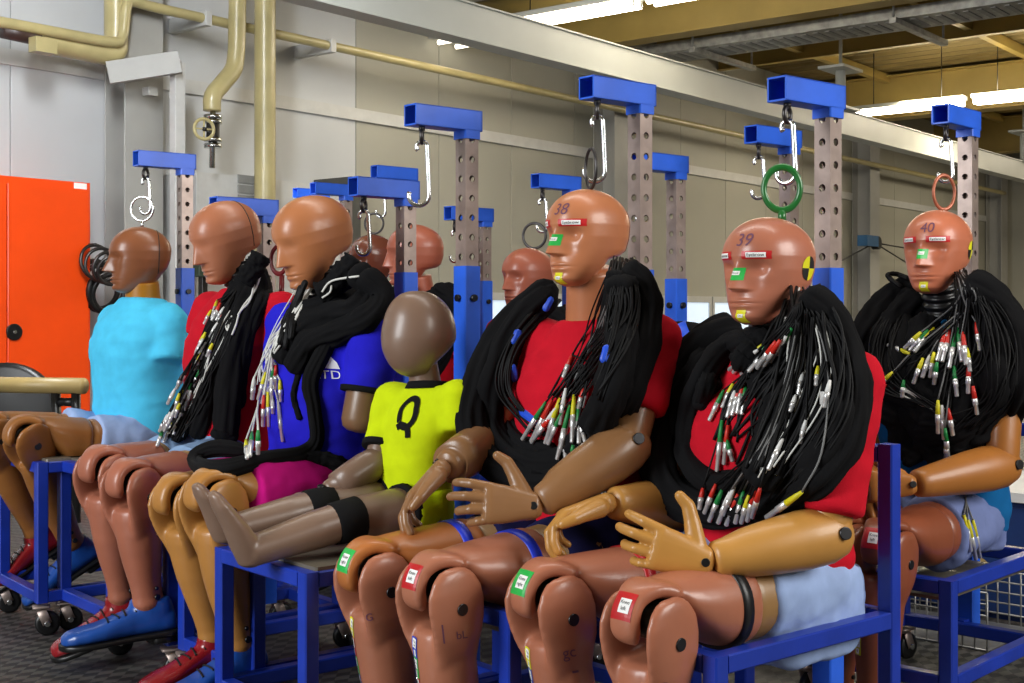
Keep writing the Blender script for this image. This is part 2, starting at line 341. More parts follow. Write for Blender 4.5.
def shoe(parent, ankle, f, lat, m, ms, tilt=-12, s=1.0):
    f = unit(f); lat = unit(lat); a = math.radians(tilt); up0 = unit(np.cross(lat, f));
    if up0[2] < 0: up0 = -up0
    fx = f * math.cos(a) + up0 * math.sin(a); up = up0 * math.cos(a) - f * math.sin(a); o = vec(ankle) - up * .075 * s - fx * .062 * s
    D = [0, .006, .03, .07, .11, .15, .19, .23, .262, .278, .284]
    wd = [.016, .028, .034, .034, .033, .038, .045, .046, .038, .026, .010]; ht = [.045, .062, .070, .074, .070, .058, .046, .040, .034, .026, .014]
    up_ = loft([o + fx * d * s + up * (h / 2 + .006) * s for d, h in zip(D, ht)], lat, up, [x * s for x in wd], [h / 2 * s for h in ht], 24, 2.8)
    col = loft([o + fx * .058 * s + up * z * s for z in (.03, .07, .092, .098)], lat, fx, [x * s for x in (.034, .038, .037, .034)], [x * s for x in (.058, .056, .050, .046)], 24, 2.3)
    sh = make('shoe', fuse([up_, col], .005, 4), m, parent)
    so = loft([o + fx * (d - .004 + .008 * (d > .1)) * s + up * .002 * s for d in D], lat, up, [(x + .005) * s for x in wd], [.008 * s] * len(D), 20, 5)
    make('sole', so, ms, sh)
    hl = loft([o + fx * d * s - up * .012 * s for d in (0, .004, .06, .066)], lat, up, [x * s for x in (.02, .033, .036, .03)], [.012 * s] * 4, 16, 4); make('heel', hl, ms, sh)
    tr = BVHTree.FromPolygons([Vector(p) for p in up_[0]], [list(q) for q in up_[1]])
    for k in range(4):
        d = .105 + .022 * k; P = []
        for q in np.linspace(-1, 1, 9):
            st = Vector(o + fx * (d + .006 * (k % 2) * q) * s + lat * q * .026 * s + up * .2); h = tr.ray_cast(st, Vector(-up), .4)
            P.append(tuple(h[0] + Vector(up) * .002) if h[0] else tuple(st - Vector(up) * .13))
        make('lace', tube(P, .0022, 6), M_INK, sh)
    return sh

# ------------------------------------------------------------------ the dummy
def axes(yaw):
    a = math.radians(yaw); f = -(RT * math.sin(a) + FW * math.cos(a)); l = RT * math.cos(a) - FW * math.sin(a); return f, l
def build_dummy(P):
    f, l = axes(P['yaw']); J = {}; H = P['hip']; s = P.get('s', 1.0)
    J['neck'] = H + UP * .50 * s - f * .02
    for q, c in ((1, 'L'), (-1, 'R')):
        J['hip' + c] = H + l * .088 * q * s; J['knee' + c] = H + l * .10 * q * s + f * .42 * s; J['ankle' + c] = J['knee' + c] - UP * .39 * s - f * .02
        J['sh' + c] = J['neck'] + l * .175 * q * s - UP * .055 * s; J['el' + c] = J['sh' + c] - UP * .27 * s + f * .04; J['wr' + c] = J['el' + c] + f * .24 * s
    J['head'] = J['neck'] + UP * .15 * s + f * .03
    for k, v in P.get('J', {}).items(): J[k] = U(*v) if isinstance(v, tuple) else v
    root = thing('crash_test_dummy', (H.x, H.y, P['seat']), P['label'], 'dummy', 'seated crash test dummies')
    mh, ml, ma, mt = P['skin'];  out = {'root': root, 'J': J, 'f': f, 'l': l}; body = []
    # torso / shirt
    nk = J['neck']; sa = unit(J['shL'] - J['shR']); base = H - UP * .045 * s; ax = vec(nk - base); Lt = np.linalg.norm(ax); fw = unit(np.cross(sa, ax)) ;
    if np.dot(fw, vec(f)) < 0: fw = -fw
    fr = [0, .02, .12, .25, .40, .55, .68, .80, .88, .94, .99]; k = P.get('girth', 1.0)
    wx = [.12, .155, .163, .158, .158, .168, .178, .172, .145, .098, .066]; dy = [.09, .118, .125, .120, .118, .124, .124, .112, .092, .076, .064]
    fo = [.0, .0, .0, .005, .012, .016, .012, .004, -.002, 0, .004]
    shirt = [loft([vec(base) + ax * t + fw * o * s for t, o in zip(fr, fo)], sa, fw, [x * s * k for x in wx], [y * s * k for y in dy], 40, 2.3)]
    for c in 'LR':
        se = P.get('sleeve' + c, .62); S = vec(J['sh' + c]); E = vec(J['el' + c]); d = E - S
        shirt.append(capsule(vec(nk) - vec(UP) * .06 * s + (S - vec(nk)) * .45, S, .072 * s, .066 * s))
        if se: e = S + d * se; u = unit(d); w0 = P.get('sleeve_r', .064) * s
        if se: shirt.append(tube([S - u * .01, S + d * se * .3, S + d * se * .65, e - u * .004, e], [w0 * .98, w0, w0 * .98, w0 * .99, w0 * .93], 24))
    sv = fuse(shirt, .0085, 5); sv = wrinkle(sv, .006, 7, (.8, .8, 2.2), P['seed'])
    soft = [sv]; out['shirt'] = make('shirt', sv, P['shirt'], root); out['shirt_vf'] = sv; out['fw'] = fw; out['sa'] = sa
    if P.get('cuff'):
        for c in P.get('cuffs', 'LR'):
            S = vec(J['sh' + c]); d = vec(J['el' + c]) - S; e = S + d * P.get('sleeve' + c, .62); u = unit(d); w0 = P.get('sleeve_r', .064) * s * 1.01
            make('cuff', tube([e - u * .012, e - u * .011, e + u * .002, e + u * .003], [w0 * .9, w0, w0 * .99, w0 * .9], 24), P['cuff'], out['shirt'])
        c0 = vec(nk) + ax / Lt * -.005; make('collar', loft([c0 - ax / Lt * .012, c0 - ax / Lt * .011, c0 + ax / Lt * .006, c0 + ax / Lt * .007], sa, fw, [.07 * s, .078 * s, .068 * s, .06 * s], [.07 * s, .076 * s, .066 * s, .06 * s], 24), P['cuff'], out['shirt'])
    # shorts
    hem = P.get('hem', .46); sp = [loft([vec(H) - vec(UP) * .095 * s, vec(H) - vec(UP) * .08 * s, vec(H), vec(H) + vec(UP) * .06 * s, vec(H) + vec(UP) * .075 * s], vec(l), vec(f), [.10 * s, .148 * s, .162 * s, .148 * s, .11 * s], [.09 * s, .118 * s, .122 * s, .108 * s, .08 * s], 32, 2.5)]
    for c in 'LR':
        a = vec(J['hip' + c]); b = vec(J['knee' + c]); d = b - a; u = unit(d); e = a + d * hem
        sp.append(tube([a - u * .02, a + d * hem * .3, a + d * hem * .7, e - u * .005, e], [.09 * s, .094 * s, .093 * s, .092 * s, .085 * s], 28))
    if P.get('drape'): dz = vec(UP); sp.append(loft([vec(H) + vec(l) * .10 - dz * z_ + vec(f) * .02 for z_ in (0, .06, .12, P['drape'], P['drape'] + .01)], vec(l), vec(f), [.07, .072, .070, .062, .05], [.15, .16, .15, .13, .11], 28, 2.6))
    pv = fuse(sp, .0085, 4); pv = wrinkle(pv, .009, 10, (1, 1, 1), P['seed'] + 3); soft.append(pv); body += soft; out['shorts'] = make('shorts', pv, P['shorts'], root)
    # legs
    if P.get('legs', True):
        for c, q in (('L', 1), ('R', -1)):
            lp = leg_parts(J['hip' + c], J['knee' + c], J['ankle' + c], l, P.get('leg_s', 1.0) * s, P.get('frac', .47)); out['leg' + c] = lp
            th = make('thigh', lp['thigh'], mt, root); cv = make('knee_cover', lp['cover'], P.get('kskin' + c, ml), root); shn = make('shin', lp['shin'], ml, root)
            kj = make('knee_joint', lp['mech'], M_MECH, root); out['shin' + c] = shn; out['cover' + c] = cv
            for b in lp['bolts']: make('bolt', b, M_BOLT, shn)
            bd = P.get('band' + c)
            if bd: make('strap', lp['band'], bd, root)
            soft += [lp['cover'], lp['thigh']]
            sm = P.get('shoe' + c)
            if sm: shoe(root, J['ankle' + c], P.get('foot' + c, f), l, sm, M_RUB, P.get('tilt' + c, P.get('tilt', -10)))
    # arms
    for c, q in (('L', 1), ('R', -1)):
        arm = P.get('arm' + c, 'full'); S = vec(J['sh' + c]); E = vec(J['el' + c]); W = vec(J['wr' + c])
        if not arm: continue
        ua = unit(E - S)
        if arm == 'stump':
            v = tube([S, S + (E - S) * .5, E - ua * .03, E - ua * .012, E - ua * .003, E], [.046 * s, .050 * s, .050 * s, .044 * s, .030 * s, .006], 24); make('upper_arm', v, ma, root); body.append(v); continue
        v = capsule(S, E - ua * .02, .046 * s, .044 * s); make('upper_arm', v, P.get('uarm', ma), root); body.append(v)
        d = W - E; u = unit(d); Lf = np.linalg.norm(d); axs = np.cross(u, ua); axs = unit(axs) if np.linalg.norm(axs) > .05 else unit(vec(l))
        if np.dot(axs, vec(l)) * q < 0: axs = -axs
        bx = np.cross(u, axs)
        T = [-.050, -.044, -.03, 0, .05, .11, .17, Lf - .03, Lf - .008, Lf]; rx = [.012, .028, .042, .050, .051, .048, .043, .034, .031, .024]; ry = [.012, .030, .044, .054, .056, .052, .045, .036, .033, .026]
        v = loft([E + u * x * (s if i < 7 else 1) for i, x in enumerate(T)], axs, bx, [x * s for x in rx], [x * s for x in ry], 28); fa = make('forearm', v, ma, root); body.append(v)
        make('elbow_bolt', disc(E + axs * .0505 * s - u * .012, axs, .012 * s, .006), M_BOLT, fa)
        if P.get('hand' + c):
            hf, hn, cu, tb = P['hand' + c]
            hv = hand_mesh(W + u * .012, hf, hn, c == 'L', cu, thumb=tb, s=P.get('hand_s', 1.0)); hd = make('hand', hv, ma, root); body.append(hv)
            nn = vec(hn); nn = unit(nn); make('wrist_bolt', disc(W + u * .014 + nn * .0205, nn, .008, .006), M_BOLT, hd)
    # neck and head
    hd = vec(J['head']); hh = P.get('hh', .22); b0 = vec(nk) - unit(ax) * .03
    hf = math.radians(P.get('hyaw', 0)); ff = f * math.cos(hf) + l * math.sin(hf); ll = l * math.cos(hf) - f * math.sin(hf); pi = math.radians(P.get('pitch', 0)); ro = math.radians(P.get('roll', 0))
    X = ff * math.cos(pi) - UP * math.sin(pi); Z = UP * math.cos(pi) + ff * math.sin(pi); Y = ll * math.cos(ro) + Z * math.sin(ro); Z = Z * math.cos(ro) - ll * math.sin(ro)
    Rm = np.array([vec(X), vec(Y), vec(Z)]).T; out['hR'] = Rm; out['hc'] = hd
    hm = child_head(hh) if P.get('child') else head_mesh(hh, **P.get('head', {}))
    hv = (hm[0] @ Rm.T + hd, hm[1]); out['head_vf'] = hv; ho = make('head', hv, mh, root); out['head'] = ho; out['htree'] = bvh(hv)
    jb = hd + Rm @ np.array([-.012, 0, -.32 * hh]); nb = np.linspace(0, 1, 15)
    if P.get('neck') == 'rings':
        nb = np.linspace(0, 1, 49); rr = [.046 + .0035 * math.cos(i * math.pi / 4) for i in range(49)]; make('neck', tube([b0 + (jb - b0) * t for t in nb], rr, 28), M_RUB, root)
    else:
        make('neck', tube([b0 + (jb - b0) * t for t in nb], np.linspace(.060, .052, 15) * s * P.get('neck_s', 1), 28), P.get('neck_m', mh), root)
    out['btree'] = bvh(join(soft)); out['mh'] = mh
    return out
def H2W(D, p): return D['hR'] @ np.array(p) + D['hc']
def face_decal(D, name, vf, p, d, u, v, m, off=.0010, label=None, parent=None):
    R = D['hR']; return make(name, project(vf, D['htree'], H2W(D, p), R @ np.array(d, dtype=float), R @ np.array(u, dtype=float), R @ np.array(v, dtype=float), off), m, parent or D['head'], smooth=False, label=label)
def seam_ring(D, x, m, a0=-100, a1=100, z0=-.02):
    P = []
    for a in np.radians(np.linspace(a0, a1, 40)):
        o = Vector(H2W(D, (x, 0, z0))); d = Vector(D['hR'] @ np.array([0, math.sin(a), math.cos(a)])); h = D['htree'].ray_cast(o, d, .3)
        if h[0]: P.append(tuple(h[0]))
    make('skull_seam', tube(P, .0016, 6), m, D['head'])
def target_disc(D, y, x=-.03, z=.005, r=.022):
    s = 1 if y > 0 else -1
    for k in range(4):
        a = np.radians(np.linspace(k * 90, k * 90 + 90, 8)); V = [(0, 0, 0)] + [(r * math.cos(t), r * math.sin(t), 0) for t in a] + [(r * .5 * math.cos(t), r * .5 * math.sin(t), 0) for t in a]
        F = [(0, 9 + i, 10 + i) for i in range(7)] + [(9 + i, 1 + i, 2 + i, 10 + i) for i in range(7)]
        face_decal(D, 'target_quadrant', (np.array(V), F), (x, y, z), (0, -s, 0), (-s, 0, 0), (0, 0, 1), ST['y'] if k % 2 else M_INK)
def face_stickers(D, number=None):
    for s in (1, -1):
        st = face_decal(D, 'eyebrow_sticker', rect_grid(.050, .016, 10, 3), (.12, .038 * s, .029), (-1, 0, 0), (0, 1, 0), (0, 0, 1), ST['r'])
        face_decal(D, 'sticker_field', rect_grid(.034, .010, 8, 3), (.12, .039 * s, .029), (-1, 0, 0), (0, 1, 0), (0, 0, 1), M_WHITE, .0016, parent=st)
        face_decal(D, 'sticker_text', text_mesh('Eyebrow', .0085), (.12, .039 * s, .029), (-1, 0, 0), (0, 1, 0), (0, 0, 1), M_INK, .0021, parent=st)
    a = face_decal(D, 'nose_sticker', rect_grid(.027, .025, 10, 8), (.13, .002, -.008), (-1, 0, 0), (0, 1, 0), (0, 0, 1), ST['g'])
    face_decal(D, 'sticker_field', rect_grid(.013, .008, 5, 3), (.13, .003, -.006), (-1, 0, 0), (0, 1, 0), (0, 0, 1), M_WHITE, .0016, parent=a)
    face_decal(D, 'sticker_text', text_mesh('Nose', .005), (.13, .003, -.006), (-1, 0, 0), (0, 1, 0), (0, 0, 1), M_INK, .0021, parent=a)
    a = face_decal(D, 'chin_sticker', rect_grid(.023, .025, 6, 6), (.13, .002, -.091), (-1, 0, 0), (0, 1, 0), (0, 0, 1), ST['y'])
    face_decal(D, 'sticker_field', rect_grid(.012, .007, 4, 3), (.13, .003, -.090), (-1, 0, 0), (0, 1, 0), (0, 0, 1), M_WHITE, .0016, parent=a)
    face_decal(D, 'sticker_text', text_mesh('Chin', .0048), (.13, .003, -.090), (-1, 0, 0), (0, 1, 0), (0, 0, 1), M_INK, .0021, parent=a)
    if number: face_decal(D, 'pen_number', text_mesh(number, .036), (.13, .014, .058), (-1, 0, 0), (0, 1, 0), (0, 0, 1), M_PEN)
def limb_decal(D, name, vf, O, d, u, v, tree, m, parent, off=.001): return make(name, project(vf, tree, O, d, u, v, off, .1), m, parent, smooth=False)
def knee_stickers(D, c, col, txt, strip=None):
    lp = D['leg' + c]; J = vec(D['J']['knee' + c]); tr = bvh(lp['cover']); d = unit(lp['t'] * .8 - lp['up'] * .45); O = J - d * .05; u = lp['lat']; v = unit(np.cross(d, u));
    if v[2] < 0: v = -v
    a = limb_decal(D, 'knee_sticker', rect_grid(.047, .050, 8, 8), O, d, u, v, tr, ST[col], D['cover' + c])
    limb_decal(D, 'sticker_field', rect_grid(.024, .026, 4, 4), O + u * .006, d, u, v, tr, M_WHITE, a, .0018)
    for i, t in enumerate(txt.split()): limb_decal(D, 'sticker_text', text_mesh(t, .0095), O + u * .006 + v * (.006 - .011 * i), d, u, v, tr, M_INK, a, .0024)
    ts = bvh(lp['shin']); sh = lp['sh']; dd = unit(np.cross(lp['lat'], sh));
    if np.dot(dd, lp['t']) < 0: dd = -dd
    if strip:
        for i, (cc, tx) in enumerate(strip):
            O2 = J + sh * (.108 + .040 * i) - dd * .05 + lp['lat'] * P_STRIP
            b = limb_decal(D, 'shin_sticker', rect_grid(.022, .040, 4, 6), O2, dd, lp['lat'], -sh, ts, ST[cc], D['shin' + c])
            limb_decal(D, 'sticker_field', rect_grid(.016, .018, 4, 4), O2 - sh * .008, dd, lp['lat'], -sh, ts, M_WHITE, b, .0018)
            for j, t in enumerate(('Tibia', txt.split()[1])): limb_decal(D, 'sticker_text', text_mesh(t, .0062), O2 - sh * (.011 - .007 * j), dd, lp['lat'], -sh, ts, M_INK, b, .0024)
            limb_decal(D, 'sticker_field', rect_grid(.010, .012, 3, 3), O2 + sh * .011, dd, lp['lat'], -sh, ts, M_WHITE, b, .0018)
            limb_decal(D, 'sticker_text', text_mesh(tx, .010), O2 + sh * .011, dd, lp['lat'], -sh, ts, M_INK, b, .0024)
P_STRIP = -.024
def lift_ring(D, R, r, m, ax, up_off=0.0, stem=.02, p=(-.01, 0), sq=1.0):
    o = Vector(H2W(D, (p[0], p[1], .02))); h = D['htree'].ray_cast(o, Vector((0, 0, 1)), .3); t = vec(h[0])
    st = tube([t - vec(UP) * .006, t + vec(UP) * (stem)], r * 1.3, 12); ring = make('lifting_ring', join([torus(t + vec(UP) * (stem + R * sq), ax, R, r, sq=sq), st]), m, D['root']); return t + vec(UP) * (stem + 2 * R * sq)

# ------------------------------------------------------------------ carts with lifting mast
def castor(parent, p, ax, swing):
    ax = unit(ax); p = vec(p); fwd = unit(swing); c = p + vec(UP) * .037 + fwd * .018
    cs = make('castor', join([box(p + vec(UP) * .088, (1, 0, 0), fwd, (0, 0, 1), .05, .05, .006), tube([p + vec(UP) * .075, p + vec(UP) * .09], .014, 12)] + [beam(c + ax * q * .017, p + vec(UP) * .079 + ax * q * .017, .028, .003, ax, .001) for q in (1, -1)]), M_STEEL, parent)
    make('wheel', loft([c + ax * x for x in (-.013, -.011, -.006, .006, .011, .013)], fwd, vec(UP), [.026, .034, .037, .037, .034, .026], [.026, .034, .037, .037, .034, .026], 24), M_RUB, cs)
    make('axle', disc(c, ax, .008, .044), M_CHROME, cs)
def mast_mesh(p0, h, f, l, w=.041, t=.003, pitch=.05, hr=.0085, z0=0.0):
    """square tube with round holes through its faces"""
    p0 = vec(p0); f = vec(f); l = vec(l); V = []; F = []; n = max(1, int(round((h - z0) / pitch))); pitch = (h - z0) / n; a = np.radians(np.arange(0, 360, 30) + 15)
    for nn, s in ((f, l), (l, f), (-f, l), (-l, f)):
        for k in range(n):
            zc = z0 + pitch * (k + .5); b = len(V); hx = hr * np.cos(a); hz = hr * np.sin(a)
            for i in range(12):
                V.append(p0 + nn * w / 2 + s * hx[i] + vec(UP) * (zc + hz[i]))
            for i in range(12):
                q = max(abs(math.cos(a[i])) / (w / 2), abs(math.sin(a[i])) / (pitch / 2)); V.append(p0 + nn * w / 2 + s * math.cos(a[i]) / q + vec(UP) * (zc + math.sin(a[i]) / q))
            for i in range(12): V.append(p0 + nn * (w / 2 - t) + s * hx[i] + vec(UP) * (zc + hz[i]))
            for sx in (1, -1):
                for sz in (1, -1): V.append(p0 + nn * w / 2 + s * sx * w / 2 + vec(UP) * (zc + sz * pitch / 2))
            for i in range(12):
                j = (i + 1) % 12; F.append((b + i, b + j, b + 12 + j, b + 12 + i)); F.append((b + i, b + 24 + i, b + 24 + j, b + j))
            c = {(1, 1): b + 36, (1, -1): b + 37, (-1, 1): b + 38, (-1, -1): b + 39}
            for i in range(12):
                j = (i + 1) % 12; m = (a[i] + (math.pi / 12)) % (2 * math.pi); deg = math.degrees(a[i])
            # corner triangles
            for (sx, sz) in c:
                best = None
                for i in range(12):
                    j = (i + 1) % 12; vi = V[b + 12 + i] - (p0 + nn * w / 2 + vec(UP) * zc); vj = V[b + 12 + j] - (p0 + nn * w / 2 + vec(UP) * zc)
                    on = lambda v: (abs(abs(np.dot(v, s)) - w / 2) < 1e-6, abs(abs(v[2]) - pitch / 2) < 1e-6)
                    oi, oj = on(vi), on(vj); mid = vi + vj
                    if oi != oj and np.dot(mid, s) * sx > 0 and mid[2] * sz > 0: F.append((b + 12 + i, b + 12 + j, c[(sx, sz)]))
    return np.array(V), F
def build_cart(pos, yaw, seat, label, mast_top=None, mast_off=0.0, mast_back=.21, back=True, sleeve_top=None, width=.372, arm=.175, plate=True, drop=0.0):
    f, l = axes(yaw); global FWD0; FWD0 = tuple(f)
    o = Vector((pos.x, pos.y, 0)); root = thing('dummy_cart', o, label, 'cart', 'blue steel dummy carts'); w = width / 2; t = .034; top = seat - .004
    F0 = o + f * .385; B0 = o - f * .14; z = lambda p, h: p + UP * h; bt = .10
    for s in (1, -1):
        make('leg', beam(z(F0 + l * w * s, bt), z(F0 + l * w * s, top), t, t, f), M_BLUED, root, False)
        make('back_post', beam(z(B0 + l * w * s, bt), z(B0 + l * w * s, seat + (.33 if back else 0)), t, t, f), M_BLUED, root, False)
        make('side_rail', beam(z(F0 + l * w * s - f * t / 2, top - t / 2), z(B0 + l * w * s + f * t / 2, top - t / 2), t * .98, t, UP), M_BLUED, root, False)
        make('base_rail', beam(z(F0 + l * w * s - f * t / 2, bt + t / 2), z(B0 + l * w * s + f * t / 2, bt + t / 2), t * .98, t, UP), M_BLUED, root, False)
        castor(root, z(F0 + l * w * s, 0) + f * .0, l + f * .3, -f + l * .3); castor(root, z(B0 + l * w * s, 0), l + f * .2, -f + l * .2)
    for nm, b, h in (('front_rail', F0, top - t / 2), ('seat_back_rail', B0, top - t / 2), ('base_cross_rail', F0, bt + t / 2), ('base_cross_rail', B0, bt + t / 2)) + ((('back_rail', B0, seat + .31),) if back else ()):
        make(nm, beam(z(b + l * (w - t / 2), h), z(b - l * (w - t / 2), h), t, t * .98, UP), M_BLUED, root, False)
    if plate: make('seat_plate', box(z(o + f * .122, seat - drop), l, f, UP, width + (.02 if not drop else -t), .50 if not drop else .49, .008), M_PLATE, root, False)
    if mast_top:
        mb = o - f * mast_back + l * mast_off; st = sleeve_top or 1.07
        make('mast_bracket', beam(z(mb, bt + .02), z(B0 + l * mast_off, bt + .02), .03, .034, UP), M_BLUED, root, False); make('mast_bracket', beam(z(mb, seat - .02), z(B0 + l * mast_off, seat - .02), .03, .034, UP), M_BLUED, root, False)
        sl = make('mast_sleeve', beam(z(mb, bt), z(mb, st), .050, .050, f), M_BLUE, root, False)
        make('clamp_bolt', disc(z(mb, st - .08) + l * .028, l, .009, .012, 8), M_BOLT, sl); make('clamp_bolt', disc(z(mb, st - .08) + f * .028, f, .009, .012, 8), M_BOLT, sl)
        make('mast', mast_mesh(z(mb, 0), mast_top - .05, f, l, z0=st - .05), M_STEEL, root, False)
        c0 = z(mb, mast_top - .026) - f * .03; c1 = c0 + f * (arm + .03); fr = .052; th = .004
        arm_parts = [beam(c0 + UP * q * (fr / 2 - th / 2), c1 + UP * q * (fr / 2 - th / 2), .05, th, UP, .001) for q in (1, -1)] + [beam(c0 + l * q * (.025 - th / 2), c1 + l * q * (.025 - th / 2), th, fr, UP, .001) for q in (1, -1)] + [beam(c0, c0 + f * .004, .05, fr, UP, .001)]
        make('mast_arm', join(arm_parts), M_BLUE, root, False); make('mast_collar', beam(z(mb, mast_top - .072), z(mb, mast_top - .05), .05, .05, f), M_BLUE, root, False)
        return root, c1 - f * .035 - UP * .028
    return root, None
def build_hook(p, f, l, label, ang=0, length=.13, carabiner=False, eye=True):
    """eye bolt under the arm with an S shaped hook; the hook plane is turned by ang"""
    a = math.radians(ang); u = f * math.cos(a) + l * math.sin(a); p = vec(p); root = thing('lifting_hook', p, label, 'hook', 'zinc hooks under the mast arms')
    u = vec(u); up = vec(UP); n = np.cross(u, up)
    make('eye_bolt', join([torus(p - up * .022, u, .016, .005), tube([p - up * .008, p + up * .004], .008, 10)]), M_DSTEEL, root)
    c = p - up * .036; P = []
    for t in np.radians(np.linspace(-40, 180, 14)): P.append(c - up * .012 + u * (-.013 * math.cos(t) + 0) + up * .013 * math.sin(t))
    R = .021 * (length / .13)
    e = P[-1]; b = c - up * (length - R) + u * .018
    for t in np.linspace(.15, 1, 6): P.append(e + (b - e) * t)
    cc = b - u * R
    for t in np.radians(np.linspace(15, 200 if not carabiner else 175, 14)): P.append(cc + u * R * math.cos(t) - up * R * math.sin(t))
    make('hook_body', tube(P, .0055, 10), M_CHROME, root)
    return cc - up * R
M_PLATE = mat('seat_plate_grey', '#7d7668', 0.4, 0.3, var=.2)

# ------------------------------------------------------------------ cable harness
def draw(pts, n, trees, off, dfall, sm=4, tuck=0.0):
    S = catmull([(a, b, 0) for a, b in [p[:2] for p in pts]], n); D = []
    for q in S:
        r = raydir(q[0], q[1]); L = r.length; best = None
        for t in trees:
            h = t.ray_cast(CP, r.normalized(), 12)
            if h[0] is not None and abs(h[3] / L - dfall) < .45: best = h[3] / L if best is None else min(best, h[3] / L)
        D.append(np.nan if best is None else best - off)
    D = np.array(D); ok = ~np.isnan(D)
    if ok.any(): D = np.interp(np.arange(n), np.arange(n)[ok], D[ok])
    else: D[:] = dfall
    for _ in range(sm):
        m = D.copy(); m[1:-1] = np.minimum(D[1:-1], (D[:-2] + D[2:]) / 2 * .6 + D[1:-1] * .4); D = m
    for _ in range(sm): D[1:-1] = (D[:-2] + 2 * D[1:-1] + D[2:]) / 4
    if tuck: D = D + tuck * np.clip(1 - np.arange(n) / 4.0, 0, 1) ** 1.5
    return [U(S[i][0], S[i][1], D[i]) for i in range(n)]
FOLD = .30
class Harness:
    def __init__(s, D, label, d, name='cable_harness', group=None):
        s.D = D; s.d = d; s.tr = [D['btree']]; j = D['J']['neck']; s.root = thing(name, j, label, 'cables', group or 'cable harnesses draped on the dummies'); s.k = 0; s.new = []
    def sleeve(s, pts, r, off=None, m=None, n=40, flat=.75, name='cable_sleeve'):
        P = draw(pts, n, s.tr, (off if off is not None else r * flat * .8), s.d); Pn = np.array([tuple(p) for p in P]); T, N, B = frames(Pn)
        vw = np.array([unit(CP - p) for p in P]); s.k += 1; a = np.linspace(0, 2 * math.pi, 36, endpoint=False); R = []
        for i in range(n):
            nn = vw[i] - T[i] * np.dot(vw[i], T[i]); nn = unit(nn); bb = np.cross(T[i], nn); e = min(1, i / 2 + .4, (n - 1 - i) / 2 + .4)
            jit = 1 + .13 * noise.noise(Vector((i * .35, s.k * 3.1, 0)))
            rr = [r * e * jit * (1 + FOLD * noise.noise(Vector((math.cos(x) * 3.4, math.sin(x) * 3.4, i * .13 + s.k * 5))) + FOLD * .5 * noise.noise(Vector((math.cos(x) * 7, math.sin(x) * 7, i * .3 + s.k * 9)))) for x in a]
            R.append(Pn[i] + np.cos(a)[:, None] * bb * np.array(rr)[:, None] + np.sin(a)[:, None] * nn * flat * np.array(rr)[:, None])
        vf = rings_mesh(R); s.new.append(vf); return make(name, vf, m or M_BLACK, s.root)
    def settle(s):
        if s.new: s.tr.append(bvh(join(s.new))); s.new = []
    def cable(s, pts, r=.0022, m=None, off=None, n=22, jx=0): 
        pts = [(p[0] + random.gauss(0, jx) * (.5 + .5 * (i > 0)), p[1] + random.uniform(-jx, jx)) for i, p in enumerate(pts)]
        P = draw(pts, n, s.tr, (off if off is not None else r * 1.2), s.d, tuck=.07); return make('cable', tube(P, r, 6), m or M_CABLE, s.root)
    def conn(s, a, b, col, src=None, r=.0050, m=None, off=.008, cr=.002):
        """connector from pixel a (boot) to pixel b (metal tip), its cable arriving from src"""
        P = draw([a, b], 6, s.tr, off + random.uniform(0, .006), s.d, 1); r *= 1.32; A, B = vec(P[0]), vec(P[-1]); d = B - A; L = np.linalg.norm(d); u = d / L
        me_ = A + d * .42
        c = make('connector', tube([me_, me_ + u * .001, me_ + d * .25, me_ + d * .26, B - u * .002, B], [r * .7, r, r, r * .8, r * .8, r * .5], 8), M_BARREL, s.root)
        make('boot', tube([A, A + d * .2, me_, me_ + u * .002], [r * .5, r * .8, r * .95, r * .6], 8), BOOT[col], c)
        if src is not None:
            pts = list(src) + [a]; Q = draw(pts, 20, s.tr, .004, s.d, tuck=.07); Q = [vec(q) for q in Q]; k = len(Q)
            e = A - Q[-1]
            Q = [q + e * (i / (k - 1)) ** 3 for i, q in enumerate(Q)]; make('cable', tube(Q, cr, 6), m or M_CABLE, s.root)
        return c
# ------------------------------------------------------------------ the hall
WY = 8.5; X0, X1 = -3.0, 26.0; Y0 = -4.0; CZ = 4.35
def floor_mat():
    m = bpy.data.materials.new('rubber_mat_floor'); m.use_nodes = True; nt = m.node_tree; b = nt.nodes['Principled BSDF']
    tc = nt.nodes.new('ShaderNodeTexCoord'); ch = nt.nodes.new('ShaderNodeTexChecker'); ch.inputs['Scale'].default_value = 22
    mp = nt.nodes.new('ShaderNodeMapping'); mp.inputs['Rotation'].default_value = (0, 0, .6); mp.inputs['Scale'].default_value = (1, 1.7, 1)
    nt.links.new(tc.outputs['Object'], mp.inputs[0]); nt.links.new(mp.outputs[0], ch.inputs['Vector'])
    ch.inputs['Color1'].default_value = lin('#5c5854'); ch.inputs['Color2'].default_value = lin('#343230')
    n = nt.nodes.new('ShaderNodeTexNoise'); n.inputs['Scale'].default_value = 3; n.inputs['Detail'].default_value = 6; nt.links.new(tc.outputs['Object'], n.inputs['Vector'])
    mx = nt.nodes.new('ShaderNodeMix'); mx.data_type = 'RGBA'; mx.blend_type = 'MULTIPLY'; mx.inputs[0].default_value = .35
    nt.links.new(ch.outputs[0], mx.inputs[6]); nt.links.new(n.outputs['Color'], mx.inputs[7]); nt.links.new(mx.outputs[2], b.inputs['Base Color'])
    b.inputs['Roughness'].default_value = .55
    bp = nt.nodes.new('ShaderNodeBump'); bp.inputs['Strength'].default_value = .5; bp.inputs['Distance'].default_value = .004; nt.links.new(ch.outputs['Fac'], bp.inputs['Height']); nt.links.new(bp.outputs[0], b.inputs['Normal'])
    return m
M_WALL_LIT = mat('wall_cladding_white', '#c4c6c8', .6, var=.05, scale=1.2, bump=.02, bscale=30)  # paler copy for the left panels, brighter light there put into the colour
M_WALL = mat('wall_cladding', '#a8a69a', .6, var=.05, scale=1.2, bump=.02, bscale=30)
